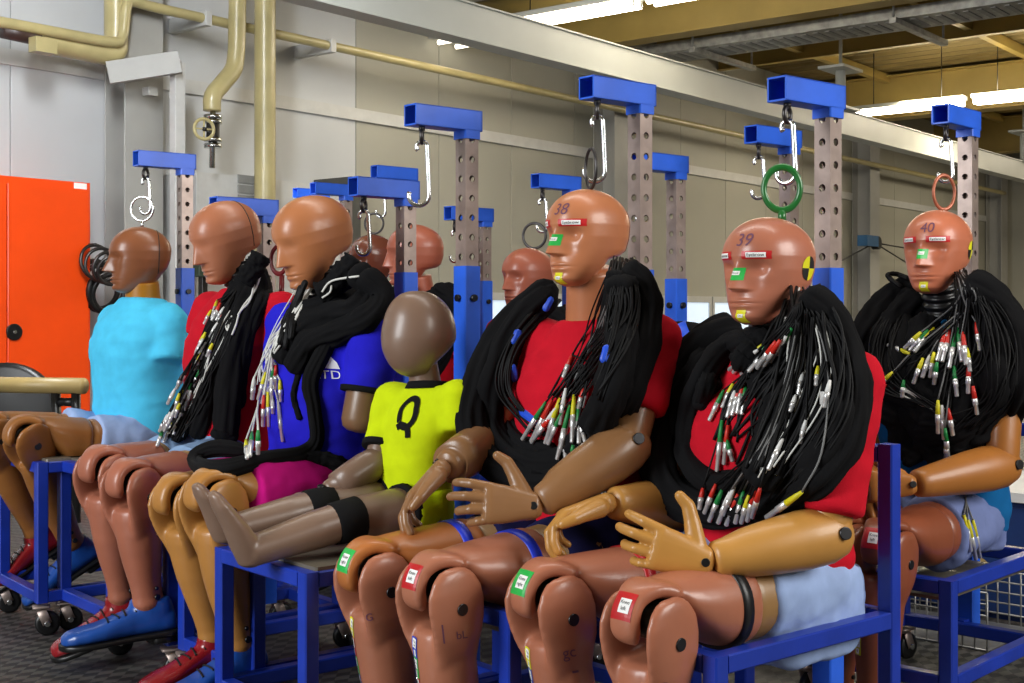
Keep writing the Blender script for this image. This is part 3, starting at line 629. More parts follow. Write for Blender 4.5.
M_WALLB = mat('wall_backing', '#8b8b88', .7)
M_TRIM = mat('wall_rail_paint', '#c6c6c4', .5, var=.05)
M_COLG = mat('column_grey', '#a3a29e', .5, var=.08, scale=3)
M_PIPE = mat('pipe_cream', '#b5a878', .35, var=.12, scale=5, bump=.02, bscale=30, coat=.2)
M_YEL = mat('girder_ochre', '#a8904e', .5, var=.12, scale=2)
M_DECK = mat('roof_deck_ochre', '#7d6a3c', .6, var=.2, scale=2)
M_BEAM = mat('crane_beam_grey', '#b8bab4', .45, var=.06, scale=2)
M_GALV = mat('galvanised_tray', '#9a9a98', .4, .6, var=.3, scale=14)
M_TUBE = mat('fluorescent_tube', '#fff3dc', .5, emit=22.0, var=.02)
M_GLOWPANE = mat('daylit_window_pane', '#cfe0f0', .2, emit=.75, var=.05, scale=2)  # pale blue pane with a faint emission of its own
M_ORANGE = mat('locker_orange', '#f04a0c', .35, var=.06, scale=3, coat=.2)
make('floor', (np.array([(X0, Y0, 0), (X1, Y0, 0), (X1, WY + .2, 0), (X0, WY + .2, 0)]), [(0, 1, 2, 3)]), floor_mat(), kind='structure', smooth=False, label='dark patterned rubber mat floor')
wb = make('wall_back', wbox(X0, X1, WY, WY + .15, 0, CZ), M_WALLB, kind='structure', smooth=False, label='pale grey panelled hall wall behind the dummies')
px = X0; pw = 1.13; shared = {}
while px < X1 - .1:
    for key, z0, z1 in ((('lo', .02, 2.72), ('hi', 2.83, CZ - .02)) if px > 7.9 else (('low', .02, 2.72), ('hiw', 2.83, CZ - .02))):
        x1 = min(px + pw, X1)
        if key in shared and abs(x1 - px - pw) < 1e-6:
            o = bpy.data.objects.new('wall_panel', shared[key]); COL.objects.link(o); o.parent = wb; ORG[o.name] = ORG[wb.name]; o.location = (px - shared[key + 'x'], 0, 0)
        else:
            o = make('wall_panel', wbox(px + .004, x1 - .004, WY - .03, WY, z0, z1, .003), M_WALL if px > 7.9 else M_WALL_LIT, wb, False); shared[key] = o.data; shared[key + 'x'] = px
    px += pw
make('trim_1', wbox(X0, X1, WY - .06, WY - .001, 2.72, 2.83), M_TRIM, wb, False)
make('wall_left', wbox(X0 - .15, X0, Y0, WY + .15, 0, CZ), M_WALL, kind='structure', smooth=False, label='pale side wall of the hall')
make('wall_right', wbox(X1, X1 + .15, Y0, WY + .15, 0, CZ), M_WALL, kind='structure', smooth=False, label='pale far end wall of the hall')
make('wall_front', wbox(X0 - .15, X1 + .15, Y0 - .15, Y0, 0, CZ), M_WALL, kind='structure', smooth=False, label='pale wall opposite the dummies')
# corrugated roof deck
xs = np.arange(X0, X1, .07); V = []; F = []
prof = []
for i, x in enumerate(xs): prof.append((x, CZ + (.05 if (i // 2) % 2 else 0)))
for x, z in prof: V += [(x, Y0, z), (x, WY + .1, z)]
for i in range(len(prof) - 1): F.append((2 * i, 2 * i + 1, 2 * i + 3, 2 * i + 2))
cl = make('ceiling', (np.array(V), F), M_DECK, kind='structure', smooth=False, label='ochre corrugated roof deck')
def ibeam(p0, p1, h, w, t=.014):
    p0 = vec(p0); p1 = vec(p1); u = vec(UP)
    return join([beam(p0 + u * (h / 2 - t / 2), p1 + u * (h / 2 - t / 2), w, t, UP, .002), beam(p0 - u * (h / 2 - t / 2), p1 - u * (h / 2 - t / 2), w, t, UP, .002), beam(p0, p1, .012, h - 2 * t, UP, .002)])
k = 1
for x, z, h, w_ in ((11.0, 4.02, .62, .25), (5.2, 4.1, .45, .25), (17.6, 4.0, .6, .3), (22.5, 4.0, .6, .3)):
    make('trim_%d' % (k + 1), ibeam((x, Y0, z), (x, WY, z), h, w_), M_YEL, cl, False); k += 1
for x in (7.6, 13.4, 14.9, 19.4, 20.6):
    make('purlin', ibeam((x, Y0, 4.24), (x, WY, 4.24), .2, .1, .01), M_YEL, cl, False)
for y in (7.3, 5.2, 2.8):
    make('purlin', beam((X0, y, 4.28), (X1, y, 4.28), .09, .12), M_YEL, cl, False)
# overhead crane rail with hangers
cb = thing('crane_beam', (3, 6.0, 2.9), 'long pale grey crane beam hung under the roof', 'beam')
make('rail', ibeam((2, 6, 3.03), (X1, 6, 3.03), .27, .17), M_BEAM, cb, False); make('web_plate', beam((2, 5.945, 3.03), (X1, 5.945, 3.03), .03, .245), M_BEAM, cb, False)
for x in (5.6, 13.2, 19.5):
    hg = make('hanger', tube([(x, 6, 3.16), (x, 6, 3.62)], .055, 16), M_BEAM, cb); make('hanger_plate', wbox(x - .2, x + .2, 5.85, 6.15, 3.165, 3.19), M_BEAM, hg, False); make('hanger_plate', wbox(x - .25, x + .25, 5.85, 6.15, 3.6, 3.63), M_BEAM, hg, False); make('hanger_rod', tube([(x, 6, 3.63), (x, 6, CZ)], .02, 8), M_BEAM, hg)
# cable tray
ct = thing('cable_tray', (11.5, 5, 3.66), 'galvanised perforated cable tray hung across the hall', 'cable tray')
make('tray_bottom', wbox(11.42, 11.95, Y0, WY - .1, 3.66, 3.67), M_GALV, ct, False)
for x in (11.42, 11.95): make('tray_side', wbox(x - .008, x + .008, Y0, WY - .1, 3.66, 3.76), M_GALV, ct, False)
for y in np.arange(1.5, 8.2, .12): make('tray_rib', wbox(11.5, 11.88, y, y + .05, 3.652, 3.66, .001), M_WALLB, ct, False)
for y in (6.7, 4.6, 2.4): 
    make('tray_bracket', wbox(11.3, 12.6, y, y + .07, 3.60, 3.65), M_GALV, ct, False)
    for x in (11.32, 12.56): make('tray_rod', tube([(x, y + .035, 3.62), (x, y + .035, CZ + .02)], .012, 8), M_GALV, ct)
# warm round ducts under the roof
for i, (x, z, r, lb) in enumerate(((12.7, 3.95, .11, 'ochre round duct behind the cable tray'), (9.95, 4.0, .10, 'ochre round duct between the tube lights and girder'))):
    d = thing('ceiling_duct', (x, 4, z), lb, 'duct', 'round ducts under the roof'); make('duct_pipe', tube([(x, Y0, z), (x, WY, z)], r, 20), M_YEL, d)
    for y in np.arange(-2, 8.3, 1.5): make('duct_clamp', tube([(x, y, z), (x, y + .04, z)], r + .012, 20), M_YEL, d)
    for y in np.arange(-2, 8.3, 3.0): make('duct_hanger', tube([(x, y + .02, z + r), (x, y + .02, CZ + .03)], .01, 6), M_YEL, d)
# fluorescent lamps
def lamp(x, y0, y1, z, label):
    e = thing('fluorescent_lamp', (x, (y0 + y1) / 2, z), label, 'lamp', 'fluorescent tube lamps under the roof')
    make('lamp_housing', wbox(x - .09, x + .09, y0, y1, z + .04, z + .09), M_BEAM, e, False)
    for q in (-.06, .06):
        tb = make('lamp_tube', tube([(x + q, y0 + .03, z), (x + q, y1 - .03, z)], .034, 12), M_TUBE, e)
        for y in (y0 + .02, y1 - .04): make('tube_socket', wbox(x + q - .02, x + q + .02, y, y + .02, z - .025, z + .04), M_BEAM, tb, False)
    for y in (y0 + .3, y1 - .3): make('hanging_wire', tube([(x, y, z + .09), (x, y, CZ + .04)], .006, 6), M_DSTEEL, e)
for i, (x, y0, y1, wh) in enumerate(((9.25, 6.02, 7.5, 'end lamp nearest the panelled wall, over the crane beam'), (9.25, 4.45, 5.93, 'lamp in line with the ochre duct'), (16.2, 5.7, 7.2, 'end lamp above the far crane beam'), (16.2, 4.1, 5.6, 'lamp beyond the cable tray'), (16.2, 2.5, 4.0, 'lamp nearest the dummies in the far row'))):
    lamp(x, y0, y1, 3.6, 'twin tube fluorescent ' + wh)
e = thing('small_wall_lamp', onY(463, 42, 8.2), 'short twin fluorescent lamp under the crane beam by the wall', 'lamp')
p = onY(463, 42, 8.2)
make('lamp_housing', wbox(p.x - .22, p.x + .22, 8.0, 8.46, p.z + .03, p.z + .08), M_BEAM, e, False)
for q in (-.13, .13): make('lamp_tube', tube([(p.x + q, 7.95, p.z), (p.x + q, 8.4, p.z)], .024, 12), mat('small_tube', '#fff3dc', .5, emit=4.0, var=.02), e)
# strip of framed, softly glowing pale panes low on the wall
for i in range(8):
    x = 9.0 + i * 1.13; wn = make('window_%d' % (i + 1), join([wbox(x, x + 1.1, WY - .09, WY - .03, .52, .58), wbox(x, x + 1.1, WY - .09, WY - .03, 1.1, 1.18), wbox(x, x + .05, WY - .09, WY - .03, .58, 1.1), wbox(x + 1.05, x + 1.1, WY - .09, WY - .03, .58, 1.1)]), M_TRIM, kind='structure', smooth=False, label='white framed low hall window bright with daylight')
    make('window_pane', wbox(x + .05, x + 1.05, WY - .07, WY - .06, .58, 1.1), M_GLOWPANE, wn, False)
# columns
def hcol(x, y, m, label, d=.22, w_=.2, n=1):
    make('trim_%d' % (20 + n), join([wbox(x - w_ / 2, x + w_ / 2, y - d / 2, y - d / 2 + .014, 0, CZ), wbox(x - w_ / 2, x + w_ / 2, y + d / 2 - .014, y + d / 2, 0, CZ), wbox(x - .006, x + .006, y - d / 2 + .014, y + d / 2 - .014, 0, CZ)]), m, kind='structure', smooth=False, label=label)
pc = onY(142, 200, 8.2); hcol(pc.x, 8.3, M_COLG, 'grey steel column beside the orange locker', .26, .34, 1)
for j, q in enumerate((872, 1002, 620)):
    pc = onY(q, 200, 8.2); hcol(pc.x, 8.3, M_COLG, ('grey steel column behind the standing masts', 'grey steel column in the far corner', 'grey steel column behind the tallest mast')[j], .3, .36, 2 + j)
# bracket on the column
br = thing('wall_bracket', onY(145, 75, 8.0), 'grey steel angle bracket bolted high on the column', 'bracket')
a = onY(108, 73, 8.05); b = onY(180, 62, 7.75)
make('bracket_angle', beam(a, b, .05, .16), M_COLG, br, False); make('bracket_flange', beam(a + Vector((.1, .12, .02)), b + Vector((.1, .12, .02)), .22, .02), M_COLG, br, False)
c = onY(186, 68, 7.75); make('bracket_drop', beam(Vector((c.x, 7.85, c.z + .05)), Vector((c.x, 7.85, 0)), .07, .09), M_TRIM, br, False)
make('bracket_stub', beam(onY(150, 88, 8.05), onY(150, 96, 8.05), .08, .08), M_COLG, br, False)
# pipes
def pipe(name, pts, r, label, m=M_PIPE, n=40, parts=()):
    e = thing(name, pts[0], label, 'pipe'); make('pipe_run', tube(catmull(pts, n), r, 18), m, e); return e
y = 8.05
P = [onY(-60, 13, y), onY(0, 22, y), onY(60, 33, y), onY(112, 42, y), onY(122, 37, y), onY(125, 20, y), onY(127, 6, y), onY(134, 2, y), onY(170, 11, y), onY(340, 48, y), onY(480, 78, y), onY(700, 128, y), onY(940, 180, y), onY(1015, 193, y)]
P[-1] = Vector((X1 - 1, y, P[-2].z)); 
for q in P[8:]: q.z = P[9].z
e = pipe('heating_pipe', P, .038, 'thin cream pipe running along the wall and round a bend', n=160)
for q in (205, 330): c = onY(q, 20 + (q - 205) * .22, 8.05); make('pipe_clip', wbox(c.x - .03, c.x + .03, 8.0, WY - .032, P[9].z - .06, P[9].z + .05), M_TRIM, e, False)
y = 8.15
pipe('insulated_pipe', [onY(38, 40, y), onY(70, 46, y), onY(105, 53, y), onY(115, 50, y), onY(116, 35, y), onY(116, -30, y)], .085, 'thick cream insulated pipe bending up beside the column', n=60)
e = thing('pipe_end_valve', onY(25, 36, 8.1), 'dark valve with cream bracket at the end of the thick pipe', 'valve'); make('valve_body', tube([onY(2, 30, 8.1), onY(38, 38, 8.1)], .055, 14), mat('valve_brown', '#3c2a26', .4), e); make('valve_bracket', box(onY(43, 46, 7.98), (1, 0, 0), (0, 1, 0), (0, 0, 1), .16, .1, .1), M_PIPE, e, False)
y = 7.95
e = pipe('downpipe', [onY(265, -40, y), onY(265, 100, y), onY(265, 320, y)], .085, 'straight thick cream vertical pipe in front of the wall', n=8)
e = pipe('valve_pipe', [onY(238, -40, y), onY(237, 30, y), onY(236, 55, y), onY(233, 70, y), onY(222, 84, y), onY(213, 96, y), onY(212, 111, y)], .068, 'thick cream pipe with a kink ending at flanged valves', n=50)
def wz(px_, py_, yy): return onY(px_, py_, yy)
make('spindle_pipe', tube([wz(213, 111, y), wz(212, 168, y)], .022, 12), M_CHROME, e)
for py_ in (117, 122, 140, 146): q = wz(213, py_, y); make('flange', disc(q, (0, 0, 1), .068, .03, 20), M_CHROME, e)
q = wz(213, 131, y); make('valve_body', capsule(q - UP * .05, q + UP * .05, .05, .05), M_DSTEEL, e); make('hand_wheel', torus(wz(204, 129, y - .15), (0.3, 1, 0), .075, .013), M_PIPE, e); make('wheel_stem', tube([wz(204, 129, y - .16), q], .016, 8), M_DSTEEL, e)
for t in range(4): 
    a_ = t * math.pi / 2; c = wz(204, 129, y - .15); make('wheel_spoke', tube([c, c + Vector((.072 * math.cos(a_), -.02 * math.cos(a_), .072 * math.sin(a_)))], .007, 6), M_PIPE, e)
# white equipment cabinet behind the lifting arms
e = thing('wall_cabinet', onY(262, 330, 8.1), 'white wall cabinet with vents behind the blue lifting arms', 'cabinet')
a = onY(192, 172, 8.1); b = onY(342, 182, 8.1)
make('cabinet_body', wbox(a.x, b.x, 8.05, WY - .03, 0, a.z), M_TRIM, e, False)
for k_ in range(3): q = onY(247, 176 + k_ * 10, 8.04); make('vent', wbox(q.x - .09, q.x + .09, 8.035, 8.05, q.z - .06, q.z + .005), M_WALLB, e, False)
q = onY(352, 180, 8.0); make('ladder_rail', wbox(b.x + .01, b.x + .13, 8.0, WY - .03, 0, q.z + .03), mat('dark_grey_rail', '#4a4a46', .5), e, False)
# orange locker
e = thing('locker', onY(40, 330, 8.1), 'bright orange steel locker against the wall', 'locker')
a = onY(92, 183, 7.95); lx1 = a.x; lx0 = lx1 - 1.0
make('locker_body', wbox(lx0, lx1, 7.97, WY - .04, 0, a.z), M_ORANGE, e, False)
sp = onY(7, 250, 7.95).x
for x_a, x_b in ((lx0 + .015, sp - .004), (sp + .004, lx1 - .03)):
    dr = make('locker_door', wbox(x_a, x_b, 7.945, 7.97, .06, a.z - .05), M_ORANGE, e, False)
lk = onY(14, 332, 7.94); make('door_lock', disc(lk, (0, 1, 0), .055, .02, 24), M_RUB, dr); make('lock_key', disc(lk - Vector((0, .012, 0)), (0, 1, 0), .012, .008), M_CHROME, dr)
lb = onY(81, 186, 7.96); make('locker_label', wbox(lb.x - .05, lb.x + .05, 7.965, 7.97, lb.z - .02, lb.z + .02), M_WHITE, e, False)
# hoses hung on the wall beside the locker
for i, (hx, hy, R, r, m, lb) in enumerate(((97, 285, .17, .02, M_RUB, 'black hose coil hanging beside the orange locker'), (96, 262, .12, .012, M_DSTEEL, 'thin dark steel cable coil hanging beside the orange locker'))):
    c = onY(hx, hy, 8.0 - .12 * i); e = thing('hose_coil', c, lb, 'coil')
    for k_ in range(4): make('hose_loop', torus(c + Vector((.02 * k_, -.035 * k_, -.02 * k_)), (.25 * (k_ % 2), 1, .15 * (k_ - 1)), R * (1 - .05 * k_), r, 32, 8), m, e)
    make('wall_hook', tube([c + UP * R, c + UP * R + Vector((0, .5, 0))], .012, 8), M_DSTEEL, e)
c = onY(203, 268, 7.8); e = thing('tool_box', (c.x, 7.8, 0), 'dark green box on a slim stand behind the cyan shirt', 'box'); make('box_body', box(c, (1, 0, 0), (0, 1, 0), (0, 0, 1), .18, .14, .13), mat('dark_green', '#2c3a2c', .5), e, False); make('box_stand', beam((c.x, 7.8, 0), (c.x, 7.8, c.z - .065), .05, .05), M_DSTEEL, e, False); make('box_latch', box(c + Vector((0, -.072, .02)), (1, 0, 0), (0, 1, 0), (0, 0, 1), .05, .01, .03), M_CHROME, e, False)
# trestle with a padded bar
a = U(-60, 384, 6.3); b = U(84, 386, 6.0); e = thing('padded_trestle', FL(20, 6.15), 'black trestle with a tan round bar before the orange locker', 'trestle')
make('round_bar', tube([a, b], .038, 18), mat('tan_bar', '#a08a58', .4, var=.15, scale=4), e)
for q in (56, 76, -20):
    d_ = 6.3 - (q + 60) / 144 * .3; pt = U(q, 393, d_); make('leg', tube([pt, Vector((pt.x, pt.y, 0))], .022, 10), M_RUB, e)
p0 = U(56, 402, 6.06); p1 = U(76, 402, 6.02); make('cross_bar', tube([p0, p1], .02, 8), M_RUB, e)
p = U(6, 415, 6.9); e = thing('round_stool', FL(6, 6.9), 'black round seat back standing before the orange locker', 'stool'); make('back_pad', loft([p + FW * x for x in (-.03, -.022, .022, .03)], vec(RT), vec(UP), [.26, .29, .29, .26], [.25, .28, .28, .25], 40), M_RUB, e); make('stool_post', tube([p - UP * .25, FL(6, 6.95, .06)], .03, 12), M_DSTEEL, e); make('stool_foot', disc(FL(6, 6.95, .03), (0, 0, 1), .25, .06, 24), M_RUB, e)
# blue cable clamp by the far column
c = onY(868, 241, 8.0); e = thing('wall_pulley', c, 'small blue pulley bracket on the column with two wires', 'pulley'); make('pulley_body', box(c, (1, 0, 0), (0, 1, 0), (0, 0, 1), .42, .16, .16), mat('pulley_blue', '#2a5a86', .4), e, False); make('pulley_wheel', disc(c + Vector((.26, -.02, -.02)), (0, 1, 0), .1, .1), M_RUB, e)
for tgt in ((915, 268), (930, 252), (815, 275)): make('wire', tube([c + Vector((.2, -.02, -.02)), onY(tgt[0], tgt[1], 8.05)], .012, 6), M_DSTEEL, e)
# low cabinet and crates behind the right hand cart
c = FL(1070, 4.25); e = thing('low_cabinet', c, 'dark blue low cabinet with a white top behind the right cart', 'cabinet')
u_, v_ = vec(axes(43)[0]), vec(axes(43)[1])
make('cabinet_body', box(vec(c) + vec(UP) * .19, v_, u_, UP, .95, .55, .38), mat('cabinet_navy', '#24407c', .4), e, False); make('cabinet_top', box(vec(c) + vec(UP) * .395, v_, u_, UP, 1.0, .60, .03), M_WHITE, e, False)
for q in (-1, 1): make('cabinet_door', box(vec(c) + vec(UP) * .19 + u_ * .28 + v_ * q * .237, v_, u_, UP, .46, .014, .34), mat('cabinet_navy', '#24407c'), e, False)

c = vec(FL(940, 4.0)); e = thing('wire_crate', FL(940, 4.0), 'grey wire mesh crate of tan parts on the floor under the right cart', 'crate')
for k_ in range(13):
    for sg in (-1, 1): make('wire', tube([c + v_ * (-.22 + .0367 * k_) + u_ * sg * .17, c + v_ * (-.22 + .0367 * k_) + u_ * sg * .17 + vec(UP) * .17], .003, 5), M_GALV, e)
for k_ in range(6):
    for sg in (-1, 1): make('wire', tube([c - v_ * .22 + u_ * sg * .17 + vec(UP) * (.005 + .033 * k_), c + v_ * .22 + u_ * sg * .17 + vec(UP) * (.005 + .033 * k_)], .003, 5), M_GALV, e)
make('crate_floor', box(c + vec(UP) * .004, v_, u_, UP, .44, .34, .006), M_GALV, e, False)
for k_ in range(3): 
    q = FL(925 + 14 * k_, 4.0 + .04 * k_, .15 + .01 * k_); tp = thing('foam_part', q, ('tan foam part lying crosswise in the wire crate', 'tan foam part in the middle of the wire crate', 'tan foam part at the cabinet side of the wire crate')[k_], 'foam part', 'foam parts in the wire crate'); make('foam_body', fuse([capsule(q - Vector(v_) * .07, q + Vector(v_) * .07, .045, .05), capsule(q, q + Vector(u_) * .1, .04, .03)], .006, 4), mat('foam_tan', '#8a7444', .6), tp)
    make('foam_strap', disc(q, v_, .051, .02, 18), M_RUB, tp)
# ------------------------------------------------------------------ skins and cloth
S_A = (skin('skin_head_rosy', '#ae6c54', .26), skin('skin_leg_rosy', '#a9694f', .30), skin('skin_arm_tan', '#b9853f', .34), skin('skin_thigh_tan', '#9a7444', .36))
S_B = (skin('skin_head_copper', '#ba7650', .28), skin('skin_leg_pink', '#a86a50', .32), skin('skin_arm_brown', '#8c6440', .28), skin('skin_thigh_tan', '#9a7444'))
S_C = (skin('skin_child', '#7d6454', .30),) * 4
S_D = (skin('skin_head_ochre', '#b4734a', .30), skin('skin_leg_ochre', '#b07a3c', .30), skin('skin_stump', '#7c5c40', .30), skin('skin_leg_ochre', '#b07a3c'))
S_E = (skin('skin_head_clay', '#b06f50', .32), skin('skin_leg_clay', '#a4634c', .32), skin('skin_head_clay', '#b06f50'), skin('skin_thigh_tan', '#9a7444'))
S_F = (skin('skin_head_bronze', '#8a5436', .26), skin('skin_leg_bronze', '#96602e', .32), skin('skin_head_bronze', '#8a5436'), skin('skin_leg_bronze', '#96602e'))
S_G = (skin('skin_head_coral', '#bc6e50', .28), skin('skin_leg_dark', '#8a4a30', .30), skin('skin_arm_amber', '#a86a2c', .34), skin('skin_leg_dark', '#8a4a30'))
S_H = (skin('skin_head_brick', '#a85e48', .30),) * 4
S_J = (skin('skin_head_cocoa', '#6e3c2c', .2),) * 4
RED = cloth('shirt_red', '#c01226'); CYAN = cloth('shirt_cyan', '#52caf4'); BLUESH = cloth('shirt_blue', '#2420c4'); MAG = cloth('shorts_magenta', '#c4127e'); LTB = cloth('shorts_pale_blue', '#9db4e0'); YELL = cloth('shirt_yellow', '#c8dc10'); NAVY = cloth('shorts_navy', '#191a44'); TEAL = cloth('shirt_teal', '#12609a'); JEAN = cloth('shorts_jean', '#7f9cc0'); CUFF = cloth('black_trim_cloth', '#141416')
SHB = mat('shoe_blue', '#1d4fa4', .32, var=.12, coat=.3); SHR = mat('shoe_red', '#8a1820', .25, var=.15, coat=.3)
def tape(c): return mat('tape_' + c, {'b': '#1c38d0', 'r': '#b01a20', 'k': '#121214'}[c], .4)
def hipp(px_, d, z): return FL(px_, d, z)
SEAT = .455; HZ_ = .54
def cam_dir(r, d, z): return RT * r + FW * d + UP * z
DUM = {}
DUM['A'] = build_dummy(dict(label='rosy headed crash dummy numbered 39 under a green lifting ring', yaw=50, hip=hipp(771, 2.65, 0.470), seat=0.385, seed=1, skin=S_A, shirt=RED, shorts=LTB, girth=1.06,
    J=dict(neck=(777, 348, 2.66), shL=(851, 382, 2.50), shR=(699, 384, 2.80), elL=(826, 535, 2.43), elR=(690, 505, 2.77), wrL=(712, 560, 2.36), wrR=(612, 503, 2.60), kneeL=(648, 620, 2.28), kneeR=(548, 597, 2.46), ankleL=(662, 838, 2.32), ankleR=(588, 812, 2.50), hipL=(805, 582, 2.58), hipR=(735, 572, 2.72), head=(767, 271, 2.60)),
    leg_s=1.06, hh=.216, head=dict(ws=1.10, ls=1.02, eye=2.1, nose=1.25, brow=1.0), neck='rings', handL=(cam_dir(-1, -.12, .30), cam_dir(-.1, -1, .1), (16, 34, 30), 66), handR=(cam_dir(-1, -.2, -.25), cam_dir(-.35, .2, .9), (30, 40, 25), 30),
    bandL=tape('k'), bandR=tape('r'), shoeL=SHB, shoeR=SHR, hem=.42, sleeveL=.86, drape=.165, hand_s=1.08))
DUM['B'] = build_dummy(dict(label='copper headed crash dummy in red shirt beside the yellow shirted child dummy', yaw=50, hip=hipp(588, 2.92, 0.485), seat=0.400, seed=2, skin=S_B, shirt=RED, shorts=NAVY, girth=1.04,
    J=dict(neck=(592, 317, 2.92), shL=(652, 342, 2.76), shR=(527, 342, 3.06), elL=(626, 446, 2.68), elR=(488, 442, 2.98), wrL=(540, 503, 2.60), wrR=(446, 466, 2.82), kneeL=(438, 588, 2.53), kneeR=(372, 572, 2.70), ankleL=(462, 797, 2.56), ankleR=(404, 772, 2.74), hipL=(618, 545, 2.84), hipR=(562, 538, 2.98), head=(586, 238, 2.87)),
    leg_s=1.06, hh=.216, head=dict(ws=1.02, ls=1.03, eye=2.1, nose=1.25, brow=1.0), handL=(cam_dir(-1, -.25, .10), cam_dir(-.1, -1, .25), (14, 32, 28), 64), handR=(cam_dir(-.8, -.3, -.75), cam_dir(-.8, .1, .7), (20, 30, 22), 30),
    bandL=tape('b'), bandR=tape('b'), kskinR=skin('skin_knee_orange', '#b06a34'), shoeL=SHB, shoeR=SHR, hem=.44, sleeveL=.66, hand_s=1.08))
DUM['D'] = build_dummy(dict(label='crash dummy in blue shirt and magenta shorts with an arm stump', yaw=50, hip=hipp(318, 3.42, 0.545), seat=0.460, seed=4, skin=S_D, shirt=BLUESH, shorts=MAG, cuff=CUFF, sleeve_r=.066,
    J=dict(neck=(332, 297, 3.42), shL=(377, 328, 3.26), shR=(288, 326, 3.58), elL=(359, 433, 3.22), elR=(280, 430, 3.55), kneeL=(212, 497, 3.05), kneeR=(180, 500, 3.2), ankleL=(240, 650, 3.10), ankleR=(216, 640, 3.28), hipL=(334, 492, 3.35), hipR=(301, 485, 3.49), head=(313, 241, 3.40)),
    hh=.238, pitch=16, head=dict(eye=.55, lip=.7, ws=.98, jaw=.85, brow=.3, ls=1.03), armL='stump', armR=None, sleeveL=.62, sleeveR=.5, shoeL=SHB, shoeR=SHR, hem=.80, frac=.32, neck='rings'))
DUM['E'] = build_dummy(dict(label='crash dummy in red shirt with clay legs and a blue lace up shoe', yaw=50, hip=hipp(228, 3.76, 0.585), seat=0.500, seed=5, skin=S_E, shirt=RED, shorts=JEAN,
    J=dict(neck=(246, 288, 3.78), shL=(283, 313, 3.66), shR=(212, 312, 3.92), elL=(283, 405, 3.66), kneeL=(131, 484, 3.36), kneeR=(103, 470, 3.50), ankleL=(149, 606, 3.40), ankleR=(124, 600, 3.58), hipL=(242, 470, 3.69), hipR=(214, 463, 3.83), head=(226, 241, 3.76)),
    hh=.232, pitch=17, head=dict(eye=.45, lip=.7, ws=.98, jaw=.85, brow=.3, ls=1.02), armL=None, armR=None, sleeveL=.35, sleeveR=.35, shoeL=SHB, shoeR=SHR, footL=axes(66)[0], footR=axes(66)[0], hem=.55, frac=.42, neck='rings', tilt=-4, tiltR=-20))
DUM['F'] = build_dummy(dict(label='bronze crash dummy in plain cyan shirt beside the orange locker', yaw=52, hip=hipp(140, 4.3, 0.615), seat=0.530, seed=6, skin=S_F, shirt=CYAN, shorts=LTB, girth=1.08,
    J=dict(neck=(143, 297, 4.32), shL=(168, 322, 4.22), shR=(116, 322, 4.44), elL=(166, 390, 4.14), elR=(118, 400, 4.4), kneeL=(26, 437, 3.96), kneeR=(-8, 432, 4.08), ankleL=(74, 548, 4.24), ankleR=(38, 535, 4.30), hipL=(150, 447, 4.23), hipR=(130, 440, 4.37), head=(139, 260, 4.30)),
    hh=.222, hyaw=-14, head=dict(step=False, eye=1.5, nose=1.25, lip=1.5), armL=None, armR=None, sleeveL=.60, sleeveR=.6, sleeve_r=.058, shoeL=SHB, shoeR=SHR, hem=.50, frac=.45, neck_m=mat('neck_amber', '#a86e18', .4), tilt=-30))
DUM['G'] = build_dummy(dict(label='coral headed crash dummy numbered 40 in the rear right cart', yaw=43, hip=hipp(944, 3.42, 0.445), seat=0.360, seed=8, skin=S_G, shirt=TEAL, shorts=cloth('shorts_slate', '#7280b0'), girth=1.04,
    J=dict(neck=(944, 316, 3.40), shL=(1008, 340, 3.27), shR=(878, 340, 3.53), elL=(1000, 466, 3.20), elR=(872, 470, 3.5), wrL=(915, 484, 3.08), wrR=(868, 490, 3.28), kneeL=(884, 548, 3.02), kneeR=(838, 540, 3.15), ankleL=(872, 712, 3.02), ankleR=(838, 700, 3.15), hipL=(968, 520, 3.34), hipR=(918, 512, 3.47), head=(937, 252, 3.36)),
    hh=.218, head=dict(ws=1.06, eye=2.1, nose=1.25, brow=1.0), neck='rings', handL=(cam_dir(-1, .1, -.05), cam_dir(0, -1, .2), (25, 35, 25), 40), handR=(cam_dir(-.4, -1, 0), cam_dir(-.3, .1, 1), (25, 35, 25), 40), shoeL=SHB, shoeR=SHR, hem=.46, sleeveL=.5))
far = [('H', 527, 279, 4.6, S_H, .222, dict(step=False, eye=1.5, lip=1.4, nose=1.1), 0, 'brick red dummy head showing behind the yellow shirted child and copper dummy'), ('I', 414, 256, 4.75, S_H, .232, dict(), -25, 'dummy with rosy bald skull behind the mast next to the blue shirt'), ('J', 372, 262, 5.15, S_J, .22, dict(step=False, eye=1.5, lip=1.4), 0, 'glossy cocoa brown dummy behind the rosy bald skull')]
for nm, hx, hy, d, sk, hh, hk, hy_, lb in far:
    hp = U(hx, hy, d); f_, l_ = axes(50); b = hp - f_ * .03; fe = Vector((b.x, b.y, HZ_)); nk = Vector((b.x - .0, b.y, hp.z - .145))
    DUM[nm] = build_dummy(dict(label=lb, yaw=50, hip=fe, seat=SEAT, seed=10 + ord(nm), skin=sk, shirt=RED, shorts=NAVY, J=dict(head=hp, neck=nk, shL=nk + l_ * .175 - UP * .05, shR=nk - l_ * .175 - UP * .05), hh=hh, head=hk, hyaw=hy_, armL=None, armR=None, sleeveL=.6, sleeveR=.6, shoeL=SHB, shoeR=SHR))
